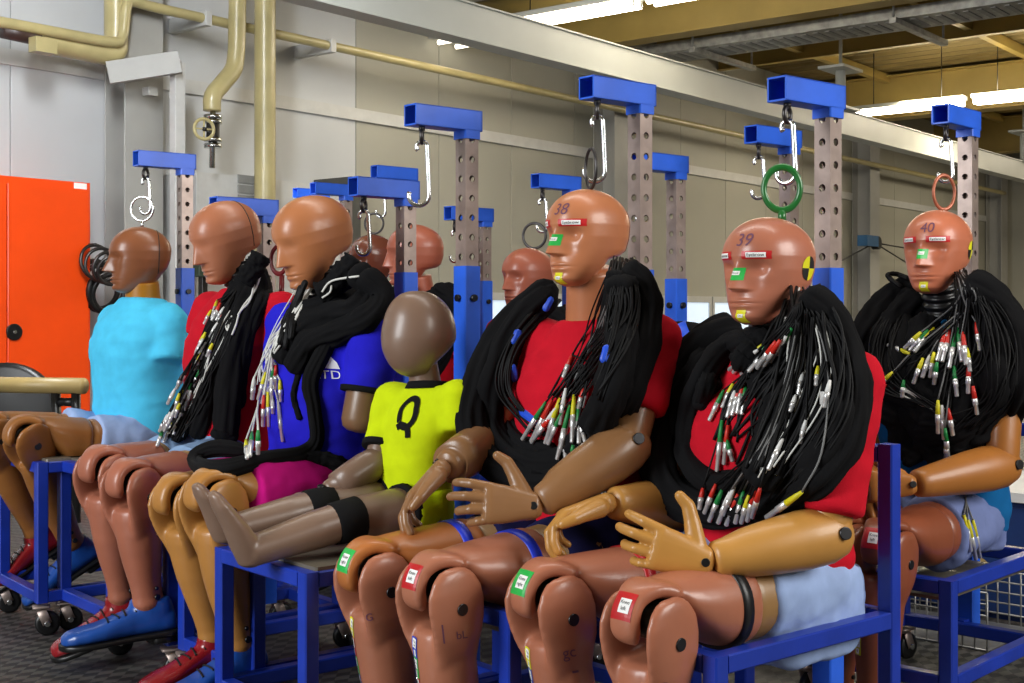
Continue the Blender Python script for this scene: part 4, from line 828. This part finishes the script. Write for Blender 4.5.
# child dummy: legs stretched out on the seat plate
f_, l_ = axes(50)
CH = dict(label='small child crash dummy with smooth blank face in yellow shirt', yaw=50, hip=hipp(412, 3.06, .52), seat=.44, seed=3, skin=S_C, shirt=YELL, shorts=YELL, cuff=CUFF, s=.70, child=True, legs=False,
    J=dict(neck=(428, 382, 3.06), shL=(459, 398, 2.98), shR=(393, 400, 3.13), elL=(462, 452, 2.96), elR=(377, 462, 3.06), wrL=(452, 492, 2.88), wrR=(326, 492, 2.98), hipL=(424, 510, 3.02), hipR=(402, 503, 3.10), kneeL=(345, 520, 2.86), kneeR=(318, 508, 2.96), head=(418, 334, 3.05)),
    hh=.203, armL=None, hem=.30, sleeve_r=.066, sleeveR=.78, neck_s=.95, girth=.86, cuffs='R', handR=(cam_dir(-1, -.3, -.12), cam_dir(0, -.3, 1), (10, 15, 15), 30), hand_s=.62, hyaw=-6)
DUM['C'] = C = build_dummy(CH)
for c in 'LR':
    J = C['J']; hp = vec(J['hip' + c]); kn = vec(J['knee' + c]); hl = vec(U(246, 553, 2.74) if c == 'L' else U(222, 532, 2.83)); toe = vec(U(216, 492, 2.70) if c == 'L' else U(200, 484, 2.79)); u = unit(hl - kn)
    th = tube([hp, hp + (kn - hp) * .5, kn - unit(kn - hp) * .02, kn], [.062, .056, .047, .044], 22); sh_ = [tube([kn - u * .02, kn, kn + (hl - kn) * .3, kn + (hl - kn) * .75, hl - u * .01, hl + u * .012], [.036, .043, .043, .036, .034, .020], 22)]
    d = toe - hl; L = np.linalg.norm(d); d /= L; sd = unit(np.cross(d, u)); tops = [loft([hl + d * (t * L) - u * o for t, o in ((-.22, .0), (-.15, 0), (.1, .006), (.45, .004), (.8, -.004), (.97, -.006), (1.03, -.006))], sd, u, [.016, .027, .032, .035, .033, .022, .008], [.012, .026, .032, .026, .018, .013, .006], 18)]
    make('thigh', th, S_C[0], C['root']); make('lower_leg', fuse(sh_ + tops, .0045, 4), S_C[0], C['root'])
    kb = vec(U(338, 524, 2.85) if c == 'L' else U(312, 508, 2.95)); make('knee_band', tube([kn - unit(kn - hp) * .035, kn - unit(kn - hp) * .034, kn + u * .028, kn + u * .03], [.044, .0505, .047, .042], 22), CUFF, C['root'])
    e = hp + (kn - hp) * .30; w_ = unit(kn - hp); make('short_hem', tube([e - w_ * .012, e - w_ * .011, e + w_ * .006, e + w_ * .007], [.06, .0675, .066, .058], 22), CUFF, C['shorts'])
# prints
def shirt_print(D, s, size, px_, py_, d, m, roll=0, asp=1.0, name='shirt_print', off=.0016):
    tr = bvh(D['shirt_vf']); O = vec(U(px_, py_, d)); fw = D['fw']; sa = D['sa']; u = sa * math.cos(roll) + vec(UP) * math.sin(roll); v = vec(UP) * math.cos(roll) - sa * math.sin(roll)
    vf = text_mesh(s, size) if isinstance(s, str) else s; vf = (vf[0] * np.array([asp, 1, 1]), vf[1])
    r = raydir(px_, py_); h = tr.ray_cast(CP, r.normalized(), 10); O = vec(h[0]) if h[0] is not None else O
    return make(name, project(vf, tr, O, -fw, u, v, off), m, D['shirt'], smooth=False)
def Qmark():
    P = [(.024 * math.cos(a), .034 * math.sin(a) + .012) for a in np.radians(np.linspace(-140, 215, 36))]; R = []
    for i, p in enumerate(P):
        q = np.array(p); c = np.array([0, .012]); n = (q - c) / np.linalg.norm(q - c); R.append((q - n * .0072, q + n * .0072))
    V = []; F = []
    for a, b in R: V += [(a[0], a[1], 0), (b[0], b[1], 0)]
    for i in range(len(R) - 1): F.append((2 * i, 2 * i + 1, 2 * i + 3, 2 * i + 2))
    k = len(V); path = [(-.024, -.022), (-.010, -.016), (.004, -.020), (.011, -.030), (.013, -.046)]; path = catmull([(x, y, 0) for x, y in path], 14)
    for i, p in enumerate(path):
        t = path[min(i + 1, 13)] - path[max(i - 1, 0)]; n = np.array([-t[1], t[0]]) / np.linalg.norm(t[:2]); V += [(p[0] + n[0] * .0072, p[1] + n[1] * .0072, 0), (p[0] - n[0] * .0072, p[1] - n[1] * .0072, 0)]
    for i in range(13): F.append((k + 2 * i, k + 2 * i + 1, k + 2 * i + 3, k + 2 * i + 2))
    return np.array(V), F
shirt_print(C, Qmark(), 1, 407, 418, 3.0, CUFF, name='letter_print', off=.003)
shirt_print(DUM['D'], 'ATD', .030, 326, 375, 3.3, M_WHITE, name='chest_lettering', asp=.8)
shirt_print(DUM['D'], (np.array([(-.02, -.014, 0), (.02, -.014, 0), (.016, .002, 0), (.006, .016, 0), (-.006, .002, 0)]), [(0, 1, 2, 3, 4)]), 1, 328, 363, 3.3, M_WHITE, name='chest_emblem', off=.004)
for k in ('A', 'B', 'G'): face_stickers(DUM[k], {'A': '39', 'B': '38', 'G': '40'}[k])
target_disc(DUM['A'], .1, -.032, .004, .024); target_disc(DUM['G'], .1, -.035, .004, .024)
seam_ring(DUM['E'], -.052, M_INK, -100, 100); seam_ring(DUM['F'], -.055, M_INK, -120, 120); seam_ring(DUM['B'], -.085, mat('skull_line', '#7a4a34', .5), -110, 110)
STRIP = [('b', '1'), ('g', '2'), ('r', '3'), ('y', '4'), ('b', '5')]
knee_stickers(DUM['A'], 'L', 'r', 'Knee left'); knee_stickers(DUM['A'], 'R', 'g', 'Knee right', [('y', '1'), ('y', '2'), ('b', '3')][0:0] or [('y', '4'), ('b', '5')]); knee_stickers(DUM['B'], 'L', 'r', 'Knee left', [('b', '1'), ('g', '2'), ('r', '3'), ('y', '4')]); knee_stickers(DUM['B'], 'R', 'g', 'Knee right', [('y', '4'), ('r', '3'), ('g', '2'), ('b', '1')]); knee_stickers(DUM['G'], 'L', 'r', 'Knee left', [('b', '1'), ('g', '2'), ('r', '3'), ('y', '4')])
def shin_pen(k, c, s, dist, lat=.01, size=.03):
    lp = DUM[k]['leg' + c]; sh = lp['sh']; J = vec(DUM[k]['J']['knee' + c]); dd = unit(CP - Vector(J + sh * dist)) * -1; u = np.cross(dd, -sh); u = unit(u); limb_decal(DUM[k], 'pen_mark', text_mesh(s, size), J + sh * dist + u * lat, dd, u, -sh, bvh(lp['shin']), M_PEN, DUM[k]['shin' + c])
shin_pen('A', 'R', 'gc', .115, .02); shin_pen('B', 'L', 'bL', .10, .035, .022); shin_pen('B', 'R', 'G', .095, -.02, .022); shin_pen('A', 'L', 'g', .12, .02); shin_pen('B', 'L', '|', .09, .0, .04); shin_pen('A', 'R', '-', .15, .025, .05)
# lifting rings on the heads
lift_ring(DUM['A'], .036, .0062, mat('ring_green', '#1e6a2c', .3, coat=.4), cam_dir(.15, 1, 0), stem=.020, p=(-.035, .01), sq=1.22)
lift_ring(DUM['G'], .033, .0042, mat('ring_copper', '#a05a40', .3, .3), cam_dir(-.35, 1, 0), stem=.004, p=(-.02, .01), sq=1.35)
lift_ring(DUM['B'], .034, .0035, M_DSTEEL, cam_dir(1, .3, 0), p=(-.015, 0), stem=.004, sq=1.3); lift_ring(DUM['F'], .040, .0045, M_CHROME, cam_dir(.2, 1, 0), stem=.02)
lift_ring(DUM['H'], .045, .005, M_DSTEEL, cam_dir(.5, 1, 0), stem=.004, p=(-.035, 0)); lift_ring(DUM['J'], .040, .0045, M_DSTEEL, cam_dir(.3, 1, 0), stem=.004)
c = vec(U(281, 289, 3.8)); make('lifting_ring', join([torus(vec(U(279, 260, 3.8)), cam_dir(.55, 1, 0), .030, .0055, sq=1.35), tube([vec(U(282, 275, 3.8)), c - vec(UP) * .06], .008, 10)]), mat('ring_maroon', '#6e1c20', .3), DUM['E']['root'])
# ------------------------------------------------------------------ carts, masts and hooks
CARTS = [('A', (771, 2.65), 50, 1.470, 828, 2.80, 1.075, 'cart carrying the dummy with the green lifting ring', True), ('B', (588, 2.92), 50, 1.52, 640, 3.07, 1.08, 'cart carrying the copper headed dummy in red shirt', True), ('C', (407, 3.10), 50, 1.485, 467, 3.25, 1.095, 'cart carrying the small child dummy', False), ('D', (318, 3.42), 50, 1.345, 406, 3.60, 1.09, 'cart carrying the dummy in magenta shorts', False), ('E', (228, 3.74), 50, 1.32, 266, 3.92, 1.0, 'cart carrying the red shirted dummy with clay legs', False), ('F', (140, 4.3), 52, 1.52, 185, 4.43, 1.13, 'cart carrying the dummy in cyan shirt', False), ('G', (944, 3.42), 43, 1.535, 968, 3.58, 1.06, 'cart carrying the dummy numbered 40', False)]
HK = {}
for nm, (hx, d), yw, top, mx, md, slv, lb, bk in CARTS:
    f2, l2 = axes(yw); o = FL(hx, d); mp = FL(mx, md) - o; seat = {'A': .385, 'B': .40, 'C': .44, 'D': .46, 'E': .50, 'F': .53, 'G': .36}[nm]; o = o - f2 * {'D': .10, 'E': .12}.get(nm, 0); mp = FL(mx, md) - o
    rt, hk = build_cart(o, yw, seat, 'blue ' + lb, top, mp.dot(l2), -mp.dot(f2), True, slv, plate=nm != 'A', drop={'A': .11, 'B': .055, 'G': .055}.get(nm, 0.0)); HK[nm] = hk
FAR = [('H', 527, 4.6, 1.48, 571, 4.78, 'blue cart under the brick red dummy head'), ('I', 414, 4.75, 1.38, 484, 5.0, 'blue cart under the dummy with rosy bald skull'), ('J', 372, 5.15, 1.58, 409, 5.4, 'blue cart under the cocoa brown dummy'), ('K', 590, 3.90, 1.45, 676, 3.9, 'empty blue cart behind the copper headed dummy'), ('M', 735, 3.65, 1.52, 789, 3.85, 'blue cart with only a black cable bundle behind the dummy with the green ring'), ('N', 305, 5.6, 1.56, 346, 5.9, 'far blue cart with a steel ring over the ochre head'), ('O', 290, 6.9, 1.65, 323, 7.1, 'blue cart whose arm shows behind the ochre head')]
for nm, hx, d, top, mx, md, lb in FAR:
    f2, l2 = axes(50); o = FL(hx, d) + l2 * {'H': .025, 'I': -.02}.get(nm, 0); mp = FL(mx, md) - o; rt, hk = build_cart(o, 50, SEAT, lb, top, mp.dot(l2), -mp.dot(f2), False, 1.08 if nm != 'I' else 1.1); HK[nm] = hk
o = FL(512 - 1.03 / 4.02 * FPX, 4.02) - f_ * .09; build_cart(o, 50, .53, 'empty blue cart between the cyan shirt and the clay legs', back=False)
HL = {'A': 'hook holding the green lifting ring', 'B': 'open carabiner hook over the copper head', 'C': 'empty hook hanging above the child dummy', 'D': 'hook over the shoulder of the blue shirt', 'F': 'hook above the cyan shirted dummy', 'G': 'hook holding the copper ring', 'H': 'hook above the brick red head', 'I': 'hook on the mast behind the child dummy', 'K': 'hook on the mast behind the copper dummy', 'M': 'hook on the mast behind the green ring', 'J': 'hook on the far mast above the cocoa head'}
for nm, lb in HL.items():
    ang = {'A': 105, 'B': 135, 'C': 140, 'G': 115}.get(nm, 125); ln = {'A': .13, 'B': .15, 'C': .155, 'G': .115}.get(nm, .12)
    build_hook(HK[nm], f_, l_, 'zinc ' + lb, ang, ln)
# ------------------------------------------------------------------ cable harnesses
def fan(h, n, top, mid, bot, jx, r=.0024, m=None):
    for i in range(n):
        t = i / max(1, n - 1) if n > 1 else .5
        q = [(a[0] + (b[0] - a[0]) * t, a[1] + (b[1] - a[1]) * t) for a, b in zip(*[(x[0], x[1]) for x in ()])] if False else [((1 - t) * p[0] + t * p[2], (1 - t) * p[1] + t * p[3]) for p in [top] + mid + [bot]]
        h.cable(q, r * random.uniform(.8, 1.25), m or M_CABLE, jx=jx)
# --- number 39
h = Harness(DUM['A'], 'thick black sleeves and cables with coloured plugs around dummy 39', 2.5)
h.sleeve([(742, 330), (712, 338), (684, 362), (664, 410), (657, 455), (668, 490), (700, 508), (745, 508), (790, 492)], .036)
h.sleeve([(735, 322), (703, 335), (672, 372), (655, 420), (650, 462), (661, 492)], .026)
h.sleeve([(804, 292), (832, 318), (850, 362), (853, 410), (838, 455), (806, 488), (768, 506)], .030)
h.sleeve([(800, 300), (826, 330), (842, 375), (842, 415), (824, 455), (790, 480), (750, 492)], .036)
h.sleeve([(796, 318), (812, 345), (820, 385), (815, 425), (795, 460), (765, 480)], .032)
h.sleeve([(735, 335), (714, 352), (694, 375), (680, 405), (674, 440)], .030)
h.sleeve([(745, 338), (726, 352), (712, 375), (712, 392)], .026)
h.sleeve([(762, 338), (756, 362), (765, 395)], .028)
h.settle()
h.sleeve([(790, 325), (793, 360), (788, 410), (775, 455), (755, 485)], .036)
h.sleeve([(748, 340), (722, 352), (700, 382), (688, 425), (690, 458), (712, 482), (745, 484)], .026)
h.sleeve([(742, 335), (775, 352), (775, 395), (768, 430), (752, 470), (728, 492)], .024)
h.sleeve([(738, 345), (716, 360), (706, 385), (700, 410)], .018)
h.sleeve([(770, 335), (750, 350), (738, 366)], .022)
h.settle()
fan(h, 15, (794, 292, 818, 290), [(775, 350, 838, 340), (760, 410, 832, 400)], (735, 470, 790, 470), 6, .0034)
fan(h, 10, (786, 300, 806, 292), [(765, 345, 800, 345), (735, 390, 770, 400)], (712, 435, 750, 440), 5, .003)
fan(h, 8, (800, 290, 815, 290), [(815, 340, 850, 350), (800, 420, 850, 420)], (750, 500, 790, 505), 6, .002)
fan(h, 5, (798, 292, 812, 292), [(800, 350, 828, 350), (790, 400, 820, 410)], (755, 480, 780, 470), 6, .0018, M_WCABLE)
for a, b, c in (((762, 345), (733, 373), 'y'), ((766, 346), (741, 375), 'g'), ((770, 347), (748, 372), 'w'), ((776, 341), (757, 369), 'r'), ((780, 340), (763, 368), 'r'), ((786, 336), (770, 362), 'w'), ((792, 328), (778, 355), 'g'), ((758, 350), (729, 370), 'w')): h.conn(a, b, c, [(800, 295), ((a[0] + 800) / 2 + 6, (a[1] + 295) / 2)], .0046)
for a, b, c in (((724, 390), (709, 421), 'g'), ((734, 382), (722, 408), 'y'), ((741, 384), (732, 416), 'r'), ((737, 385), (727, 418), 'w'), ((746, 384), (742, 415), 'g'), ((744, 380), (737, 414), 'r')): h.conn(a, b, c, [(795, 298), (770, 340), (750, 368)], .0046)
for a, b, c in (((722, 420), (717, 472), 'g'), ((728, 425), (724, 465), 'r'), ((727, 440), (733, 462), 'g'), ((703, 488), (699, 510), 'r')): h.conn(a, b, c, [(790, 300), (752, 370), (730, 405)], .0046)
for i, (a, b, c) in enumerate((((722, 490), (709, 522), 'g'), ((730, 492), (718, 524), 'w'), ((738, 494), (726, 526), 'r'), ((744, 490), (735, 524), 'g'), ((749, 495), (741, 524), 'y'), ((755, 490), (747, 522), 'r'), ((716, 484), (704, 514), 'r'), ((735, 486), (722, 516), 'w'), ((760, 488), (752, 518), 'r'))): h.conn(a, b, c, [(802, 295), (788 + i * 2, 360), (768 + i, 430)], .0046, M_GCABLE if i % 2 else None)
h.conn((802, 492), (766, 518), 'y', [(808, 295), (828, 370), (822, 450)], .0055, M_GCABLE)
for a, b, c in (((818, 366), (816, 386), 'y'), ((803, 372), (798, 395), 'w'), ((796, 395), (790, 412), 'w'), ((806, 420), (800, 444), 'w'), ((830, 380), (824, 408), 'w'), ((784, 435), (768, 470), 'w')): h.conn(a, b, c, [(805, 296), ((a[0] + 812) / 2, 335)], .0042)
make('paper_tag', project(rect_grid(.016, .024, 2, 2), h.tr[-1], vec(U(824, 398, 2.4)), raydir(824, 398), RT, UP, .012, .2), M_WHITE, h.root, False)
# --- copper headed dummy
h = Harness(DUM['B'], 'black cable sleeves with silver plugs around the copper headed dummy', 2.8)
h.sleeve([(556, 285), (532, 302), (503, 330), (480, 372), (470, 415), (480, 452), (512, 474), (552, 478), (590, 466), (622, 440)], .034)
h.sleeve([(552, 290), (524, 315), (502, 350), (489, 395), (492, 432), (516, 456), (550, 462), (588, 450)], .032)
h.sleeve([(556, 296), (530, 322), (512, 352), (501, 392), (506, 425), (528, 445), (556, 452)], .020)
h.sleeve([(622, 268), (643, 288), (647, 325), (636, 375), (618, 418), (592, 450)], .030)
h.sleeve([(620, 274), (630, 308), (631, 350), (618, 395), (598, 432), (570, 458)], .036)
h.settle()
h.sleeve([(620, 275), (622, 310), (620, 355), (608, 400), (590, 435)], .034)
h.sleeve([(618, 270), (612, 305), (604, 345), (596, 380)], .022)
h.settle()
fan(h, 10, (548, 292, 560, 300), [(510, 340, 522, 345), (500, 390, 512, 392)], (532, 432, 548, 436), 1.5, .0032)
fan(h, 20, (612, 258, 632, 262), [(596, 310, 640, 310), (578, 350, 622, 350)], (552, 398, 600, 398), 4)
fan(h, 4, (618, 262, 626, 262), [(604, 315, 612, 315), (590, 350, 600, 350)], (560, 395, 580, 395), 4, .0022, M_GCABLE)
for i, (a, b, c) in enumerate((((546, 402), (522, 440), 'g'), ((552, 400), (531, 442), 'r'), ((556, 408), (538, 436), 'w'), ((560, 398), (545, 444), 'y'), ((553, 414), (531, 443), 'r'), ((562, 412), (548, 445), 'g'), ((566, 388), (560, 425), 'w'), ((570, 405), (557, 460), 'g'), ((574, 395), (572, 443), 'y'), ((578, 405), (579, 444), 'g'), ((576, 410), (586, 444), 'g'), ((568, 420), (560, 450), 'w'), ((584, 388), (578, 410), 'r'), ((590, 378), (582, 408), 'w'), ((564, 430), (566, 462), 'r'), ((573, 445), (573, 462), 'g'), ((572, 355), (563, 378), 'r'))): h.conn(a, b, c, [(622 - i % 4 * 3, 262), (604 + i % 5 * 5, 315), (580 + i % 6 * 4, 360)], .0048)
for a, b in (((518, 333), (514, 341)), ((550, 300), (546, 308)), ((513, 368), (514, 378)), ((524, 413), (534, 420)), ((607, 349), (604, 359))): h.sleeve([(a[0] - .4 * (b[0] - a[0]), a[1] - .4 * (b[1] - a[1])), (b[0] + .4 * (b[0] - a[0]), b[1] + .4 * (b[1] - a[1]))], .0085, .004, BOOT['b'], 10, .5, 'blue_tape')
# --- number 40
h = Harness(DUM['G'], 'black cables with many coloured plugs hung on dummy 40', 3.25)
h.sleeve([(916, 285), (890, 300), (868, 325), (858, 360), (870, 395), (905, 420)], .040)
h.sleeve([(920, 295), (898, 318), (884, 350), (890, 385), (925, 405)], .040)
h.sleeve([(965, 280), (995, 300), (1015, 335), (1018, 380), (1000, 420), (965, 440)], .040)
h.sleeve([(962, 290), (985, 315), (1000, 355), (995, 400), (960, 425), (915, 430)], .042)
h.sleeve([(958, 300), (970, 335), (975, 380), (955, 415), (920, 420)], .042)
h.sleeve([(915, 440), (950, 445), (985, 438), (1010, 425)], .034)
h.sleeve([(905, 405), (930, 440), (945, 470)], .034)
h.sleeve([(925, 320), (920, 350), (925, 385), (945, 410)], .036)
h.sleeve([(905, 310), (905, 350), (915, 395), (935, 430)], .036)
h.sleeve([(940, 330), (945, 360), (950, 400), (945, 440)], .036)
h.sleeve([(985, 320), (990, 370), (975, 420), (945, 450)], .036)
h.sleeve([(895, 400), (905, 440), (920, 462)], .034)
h.sleeve([(960, 430), (980, 450), (1000, 440)], .03)
h.settle()
h.sleeve([(902, 288), (888, 276), (896, 274), (912, 280)], .006, .02, M_CABLE)
fan(h, 16, (955, 270, 975, 275), [(950, 310, 985, 320), (930, 345, 985, 360)], (905, 365, 960, 385), 4)
fan(h, 10, (962, 272, 978, 280), [(985, 330, 1010, 340), (985, 390, 1012, 395)], (945, 425, 985, 430), 6)
fan(h, 8, (895, 300, 910, 300), [(872, 340, 890, 345), (880, 385, 900, 380)], (930, 405, 950, 420), 4, .0026)
fan(h, 5, (893, 385, 893, 392), [(905, 388, 910, 396), (925, 400, 925, 405)], (940, 408, 945, 412), 2, .002, M_WCABLE)
G1 = [((921, 332), (904, 349), 'y'), ((928, 330), (909, 351), 'g'), ((934, 328), (914, 352), 'y'), ((950, 325), (946, 337), 'y'), ((946, 330), (937, 361), 'r'), ((950, 330), (942, 362), 'r'), ((956, 333), (949, 368), 'g'), ((958, 328), (962, 362), 'g'), ((963, 332), (966, 365), 'r'), ((976, 322), (980, 351), 'r'), ((967, 348), (970, 372), 'y'), ((923, 358), (913, 384), 'y'), ((930, 355), (922, 378), 'w'), ((934, 352), (930, 378), 'y'), ((937, 362), (934, 385), 'g'), ((954, 366), (957, 397), 'g'), ((969, 364), (968, 394), 'r'), ((973, 386), (977, 415), 'r'), ((893, 372), (876, 388), 'y'), ((886, 384), (878, 398), 'r'), ((904, 380), (902, 398), 'g'), ((938, 400), (938, 434), 'y'), ((942, 405), (944, 440), 'w'), ((948, 408), (953, 436), 'r'), ((945, 428), (948, 458), 'g'), ((947, 440), (946, 460), 'y'), ((910, 354), (888, 345), 'y')]
for i, (a, b, c) in enumerate(G1): h.conn(a, b, c, [(965 - i % 5 * 2, 272), (958 + i % 7 * 3, 300), ((a[0] * 2 + 962) / 3, (a[1] * 2 + 300) / 3)], .0052, M_GCABLE if i % 3 == 0 else None)
for a, b in (((968, 520), (976, 560)), ((973, 520), (980, 558)), ((964, 515), (971, 552))): h.conn(a, b, 'y', [(964, 480), (966, 500)], .005, M_GCABLE)
# --- blue shirt
h = Harness(DUM['D'], 'black scarf of cables with white leads over the blue shirt', 3.3)
h.sleeve([(352, 268), (372, 290), (355, 310), (325, 318), (300, 330), (288, 352)], .036)
h.sleeve([(345, 276), (360, 296), (335, 306), (306, 314), (292, 335), (284, 365)], .034)
h.sleeve([(362, 272), (382, 296), (366, 318), (338, 332), (308, 345), (292, 372)], .030)
h.sleeve([(356, 258), (346, 272), (332, 288), (318, 296)], .030)
h.sleeve([(336, 322), (324, 350), (310, 380), (314, 410), (316, 440), (300, 454), (262, 460), (225, 470), (200, 466), (196, 456), (215, 448), (250, 451)], .020)
h.sleeve([(296, 456), (330, 462), (352, 474)], .022)
h.sleeve([(300, 370), (294, 395), (300, 420)], .008)
h.settle()
for a, b in (((302, 285), (285, 350)), ((306, 280), (290, 340)), ((300, 292), (280, 345))): h.sleeve([a, ((a[0] + b[0]) / 2 - 3, (a[1] + b[1]) / 2), b], .008, None, M_CABLE)
h.cable([(372, 275), (345, 278), (330, 282), (322, 292)], .003, M_WCABLE); h.cable([(332, 283), (330, 292), (322, 298)], .0026, M_WCABLE)
D1 = [((266, 372), (258, 400), 'y'), ((270, 370), (262, 404), 'w'), ((274, 366), (270, 392), 'g'), ((276, 365), (276, 390), 'r'), ((280, 380), (281, 402), 'y'), ((272, 375), (272, 405), 'w'), ((264, 395), (263, 427), 'r'), ((268, 392), (269, 427), 'y'), ((273, 400), (273, 414), 'w'), ((278, 400), (283, 442), 'w'), ((258, 430), (258, 455), 'g'), ((252, 432), (250, 456), 'g'), ((246, 440), (247, 458), 'y'), ((254, 378), (252, 400), 'w')]
for i, (a, b, c) in enumerate(D1): h.conn(a, b, c, [(312 - i % 3 * 4, 285), (290 - i % 4 * 3, 322), (274 - i % 5 * 2, 350)] if a[1] < 425 else [(300, 300), (268, 360), (258, 405)], .005, M_WCABLE, cr=.0026)
fan(h, 7, (298, 292, 312, 288), [(274, 328, 290, 330), (262, 358, 276, 360)], (256, 384, 274, 384), 3, .0026, M_WCABLE)
# --- red shirt by the cyan one
h = Harness(DUM['E'], 'black cable bundle with pale plugs down the chest of the red shirted dummy', 3.62)
h.sleeve([(252, 268), (258, 285), (246, 310), (236, 345), (230, 385), (226, 425), (222, 440)], .036)
h.sleeve([(262, 254), (254, 268), (244, 284)], .028)
h.sleeve([(246, 274), (244, 295), (228, 330), (216, 365), (206, 405), (196, 438)], .030)
h.sleeve([(240, 282), (228, 305), (212, 335), (200, 370), (188, 410), (176, 440)], .024)
h.sleeve([(262, 280), (262, 300), (248, 330), (240, 370), (236, 410)], .024)
h.settle()
h.cable([(256, 275), (250, 300), (240, 312), (236, 325), (232, 335)], .003, M_WCABLE); h.cable([(262, 270), (255, 290), (244, 305), (238, 315)], .003, M_WCABLE); h.cable([(229, 315), (228, 330), (226, 325), (232, 316)], .0025, M_WCABLE)
fan(h, 18, (228, 290, 250, 285), [(205, 340, 225, 345), (185, 390, 205, 395)], (165, 435, 185, 440), 4, .0026)
fan(h, 5, (235, 290, 245, 290), [(210, 340, 222, 340), (190, 385, 200, 390)], (168, 425, 180, 435), 4, .0024, M_WCABLE)
for i in range(44):
    t = random.random(); x = 222 - 55 * t + random.uniform(-7, 9); y = 300 + 128 * t + random.uniform(-6, 6); h.conn((x, y), (x - 4 - random.random() * 5, y + 13 + random.random() * 5), random.choice('yyywwkgrk'), [(240, 285), ((x + 236) / 2, (y + 290) / 2)], .0048, cr=.0022)
# --- rear dummies
for nm, d, lb in (('I', 4.65, 'black cable scarf on the dummy with rosy bald skull'), ('H', 4.5, 'black cable scarf under the brick red head')):
    J = DUM[nm]['J']; c = J['neck'] - CP; dd = c.dot(FW); nx = 512 + FPX * c.dot(RT) / dd; ny = HZ - FPX * c.z / dd; h = Harness(DUM[nm], lb, d)
    for k_ in (0, 1): h.sleeve([(nx + 14 + 8 * k_, ny - 10), (nx + 34 + 5 * k_, ny + 8), (nx + 30, ny + 40), (nx + 5, ny + 70 + 10 * k_), (nx - 24, ny + 45), (nx - 34 - 4 * k_, ny + 12), (nx - 14, ny - 8)], .030)
    h.sleeve([(nx - 16, ny - 6), (nx + 2, ny + 10), (nx + 22, ny - 4)], .034); h.settle(); fan(h, 6, (nx - 20, ny - 2, nx - 10, ny), [(nx - 24, ny + 30, nx - 10, ny + 30)], (nx - 5, ny + 60, nx + 8, ny + 60), 3)
# bundle left on the empty cart
c = FL(683, 3.72, .475); e = thing('cable_bundle', c, 'black cable bundle piled high on the cart between the copper and rosy dummies', 'cables')
for k_ in range(7):
    P = [c + Vector((.10 * math.cos(t + k_) * (1 - .03 * k_), .10 * math.sin(t + k_) * (1 - .03 * k_), -.0 + .068 * k_ + .02 + .015 * math.sin(2 * t + k_))) for t in np.linspace(0, 2 * math.pi, 30)]; make('cable_loop', tube(P, .042 - .001 * k_, 12), M_BLACK, e)
make('blue_tape', tube([c + Vector((-.09, -.03, .42)), c + Vector((-.07, -.07, .44))], .046, 14), BOOT['b'], e)
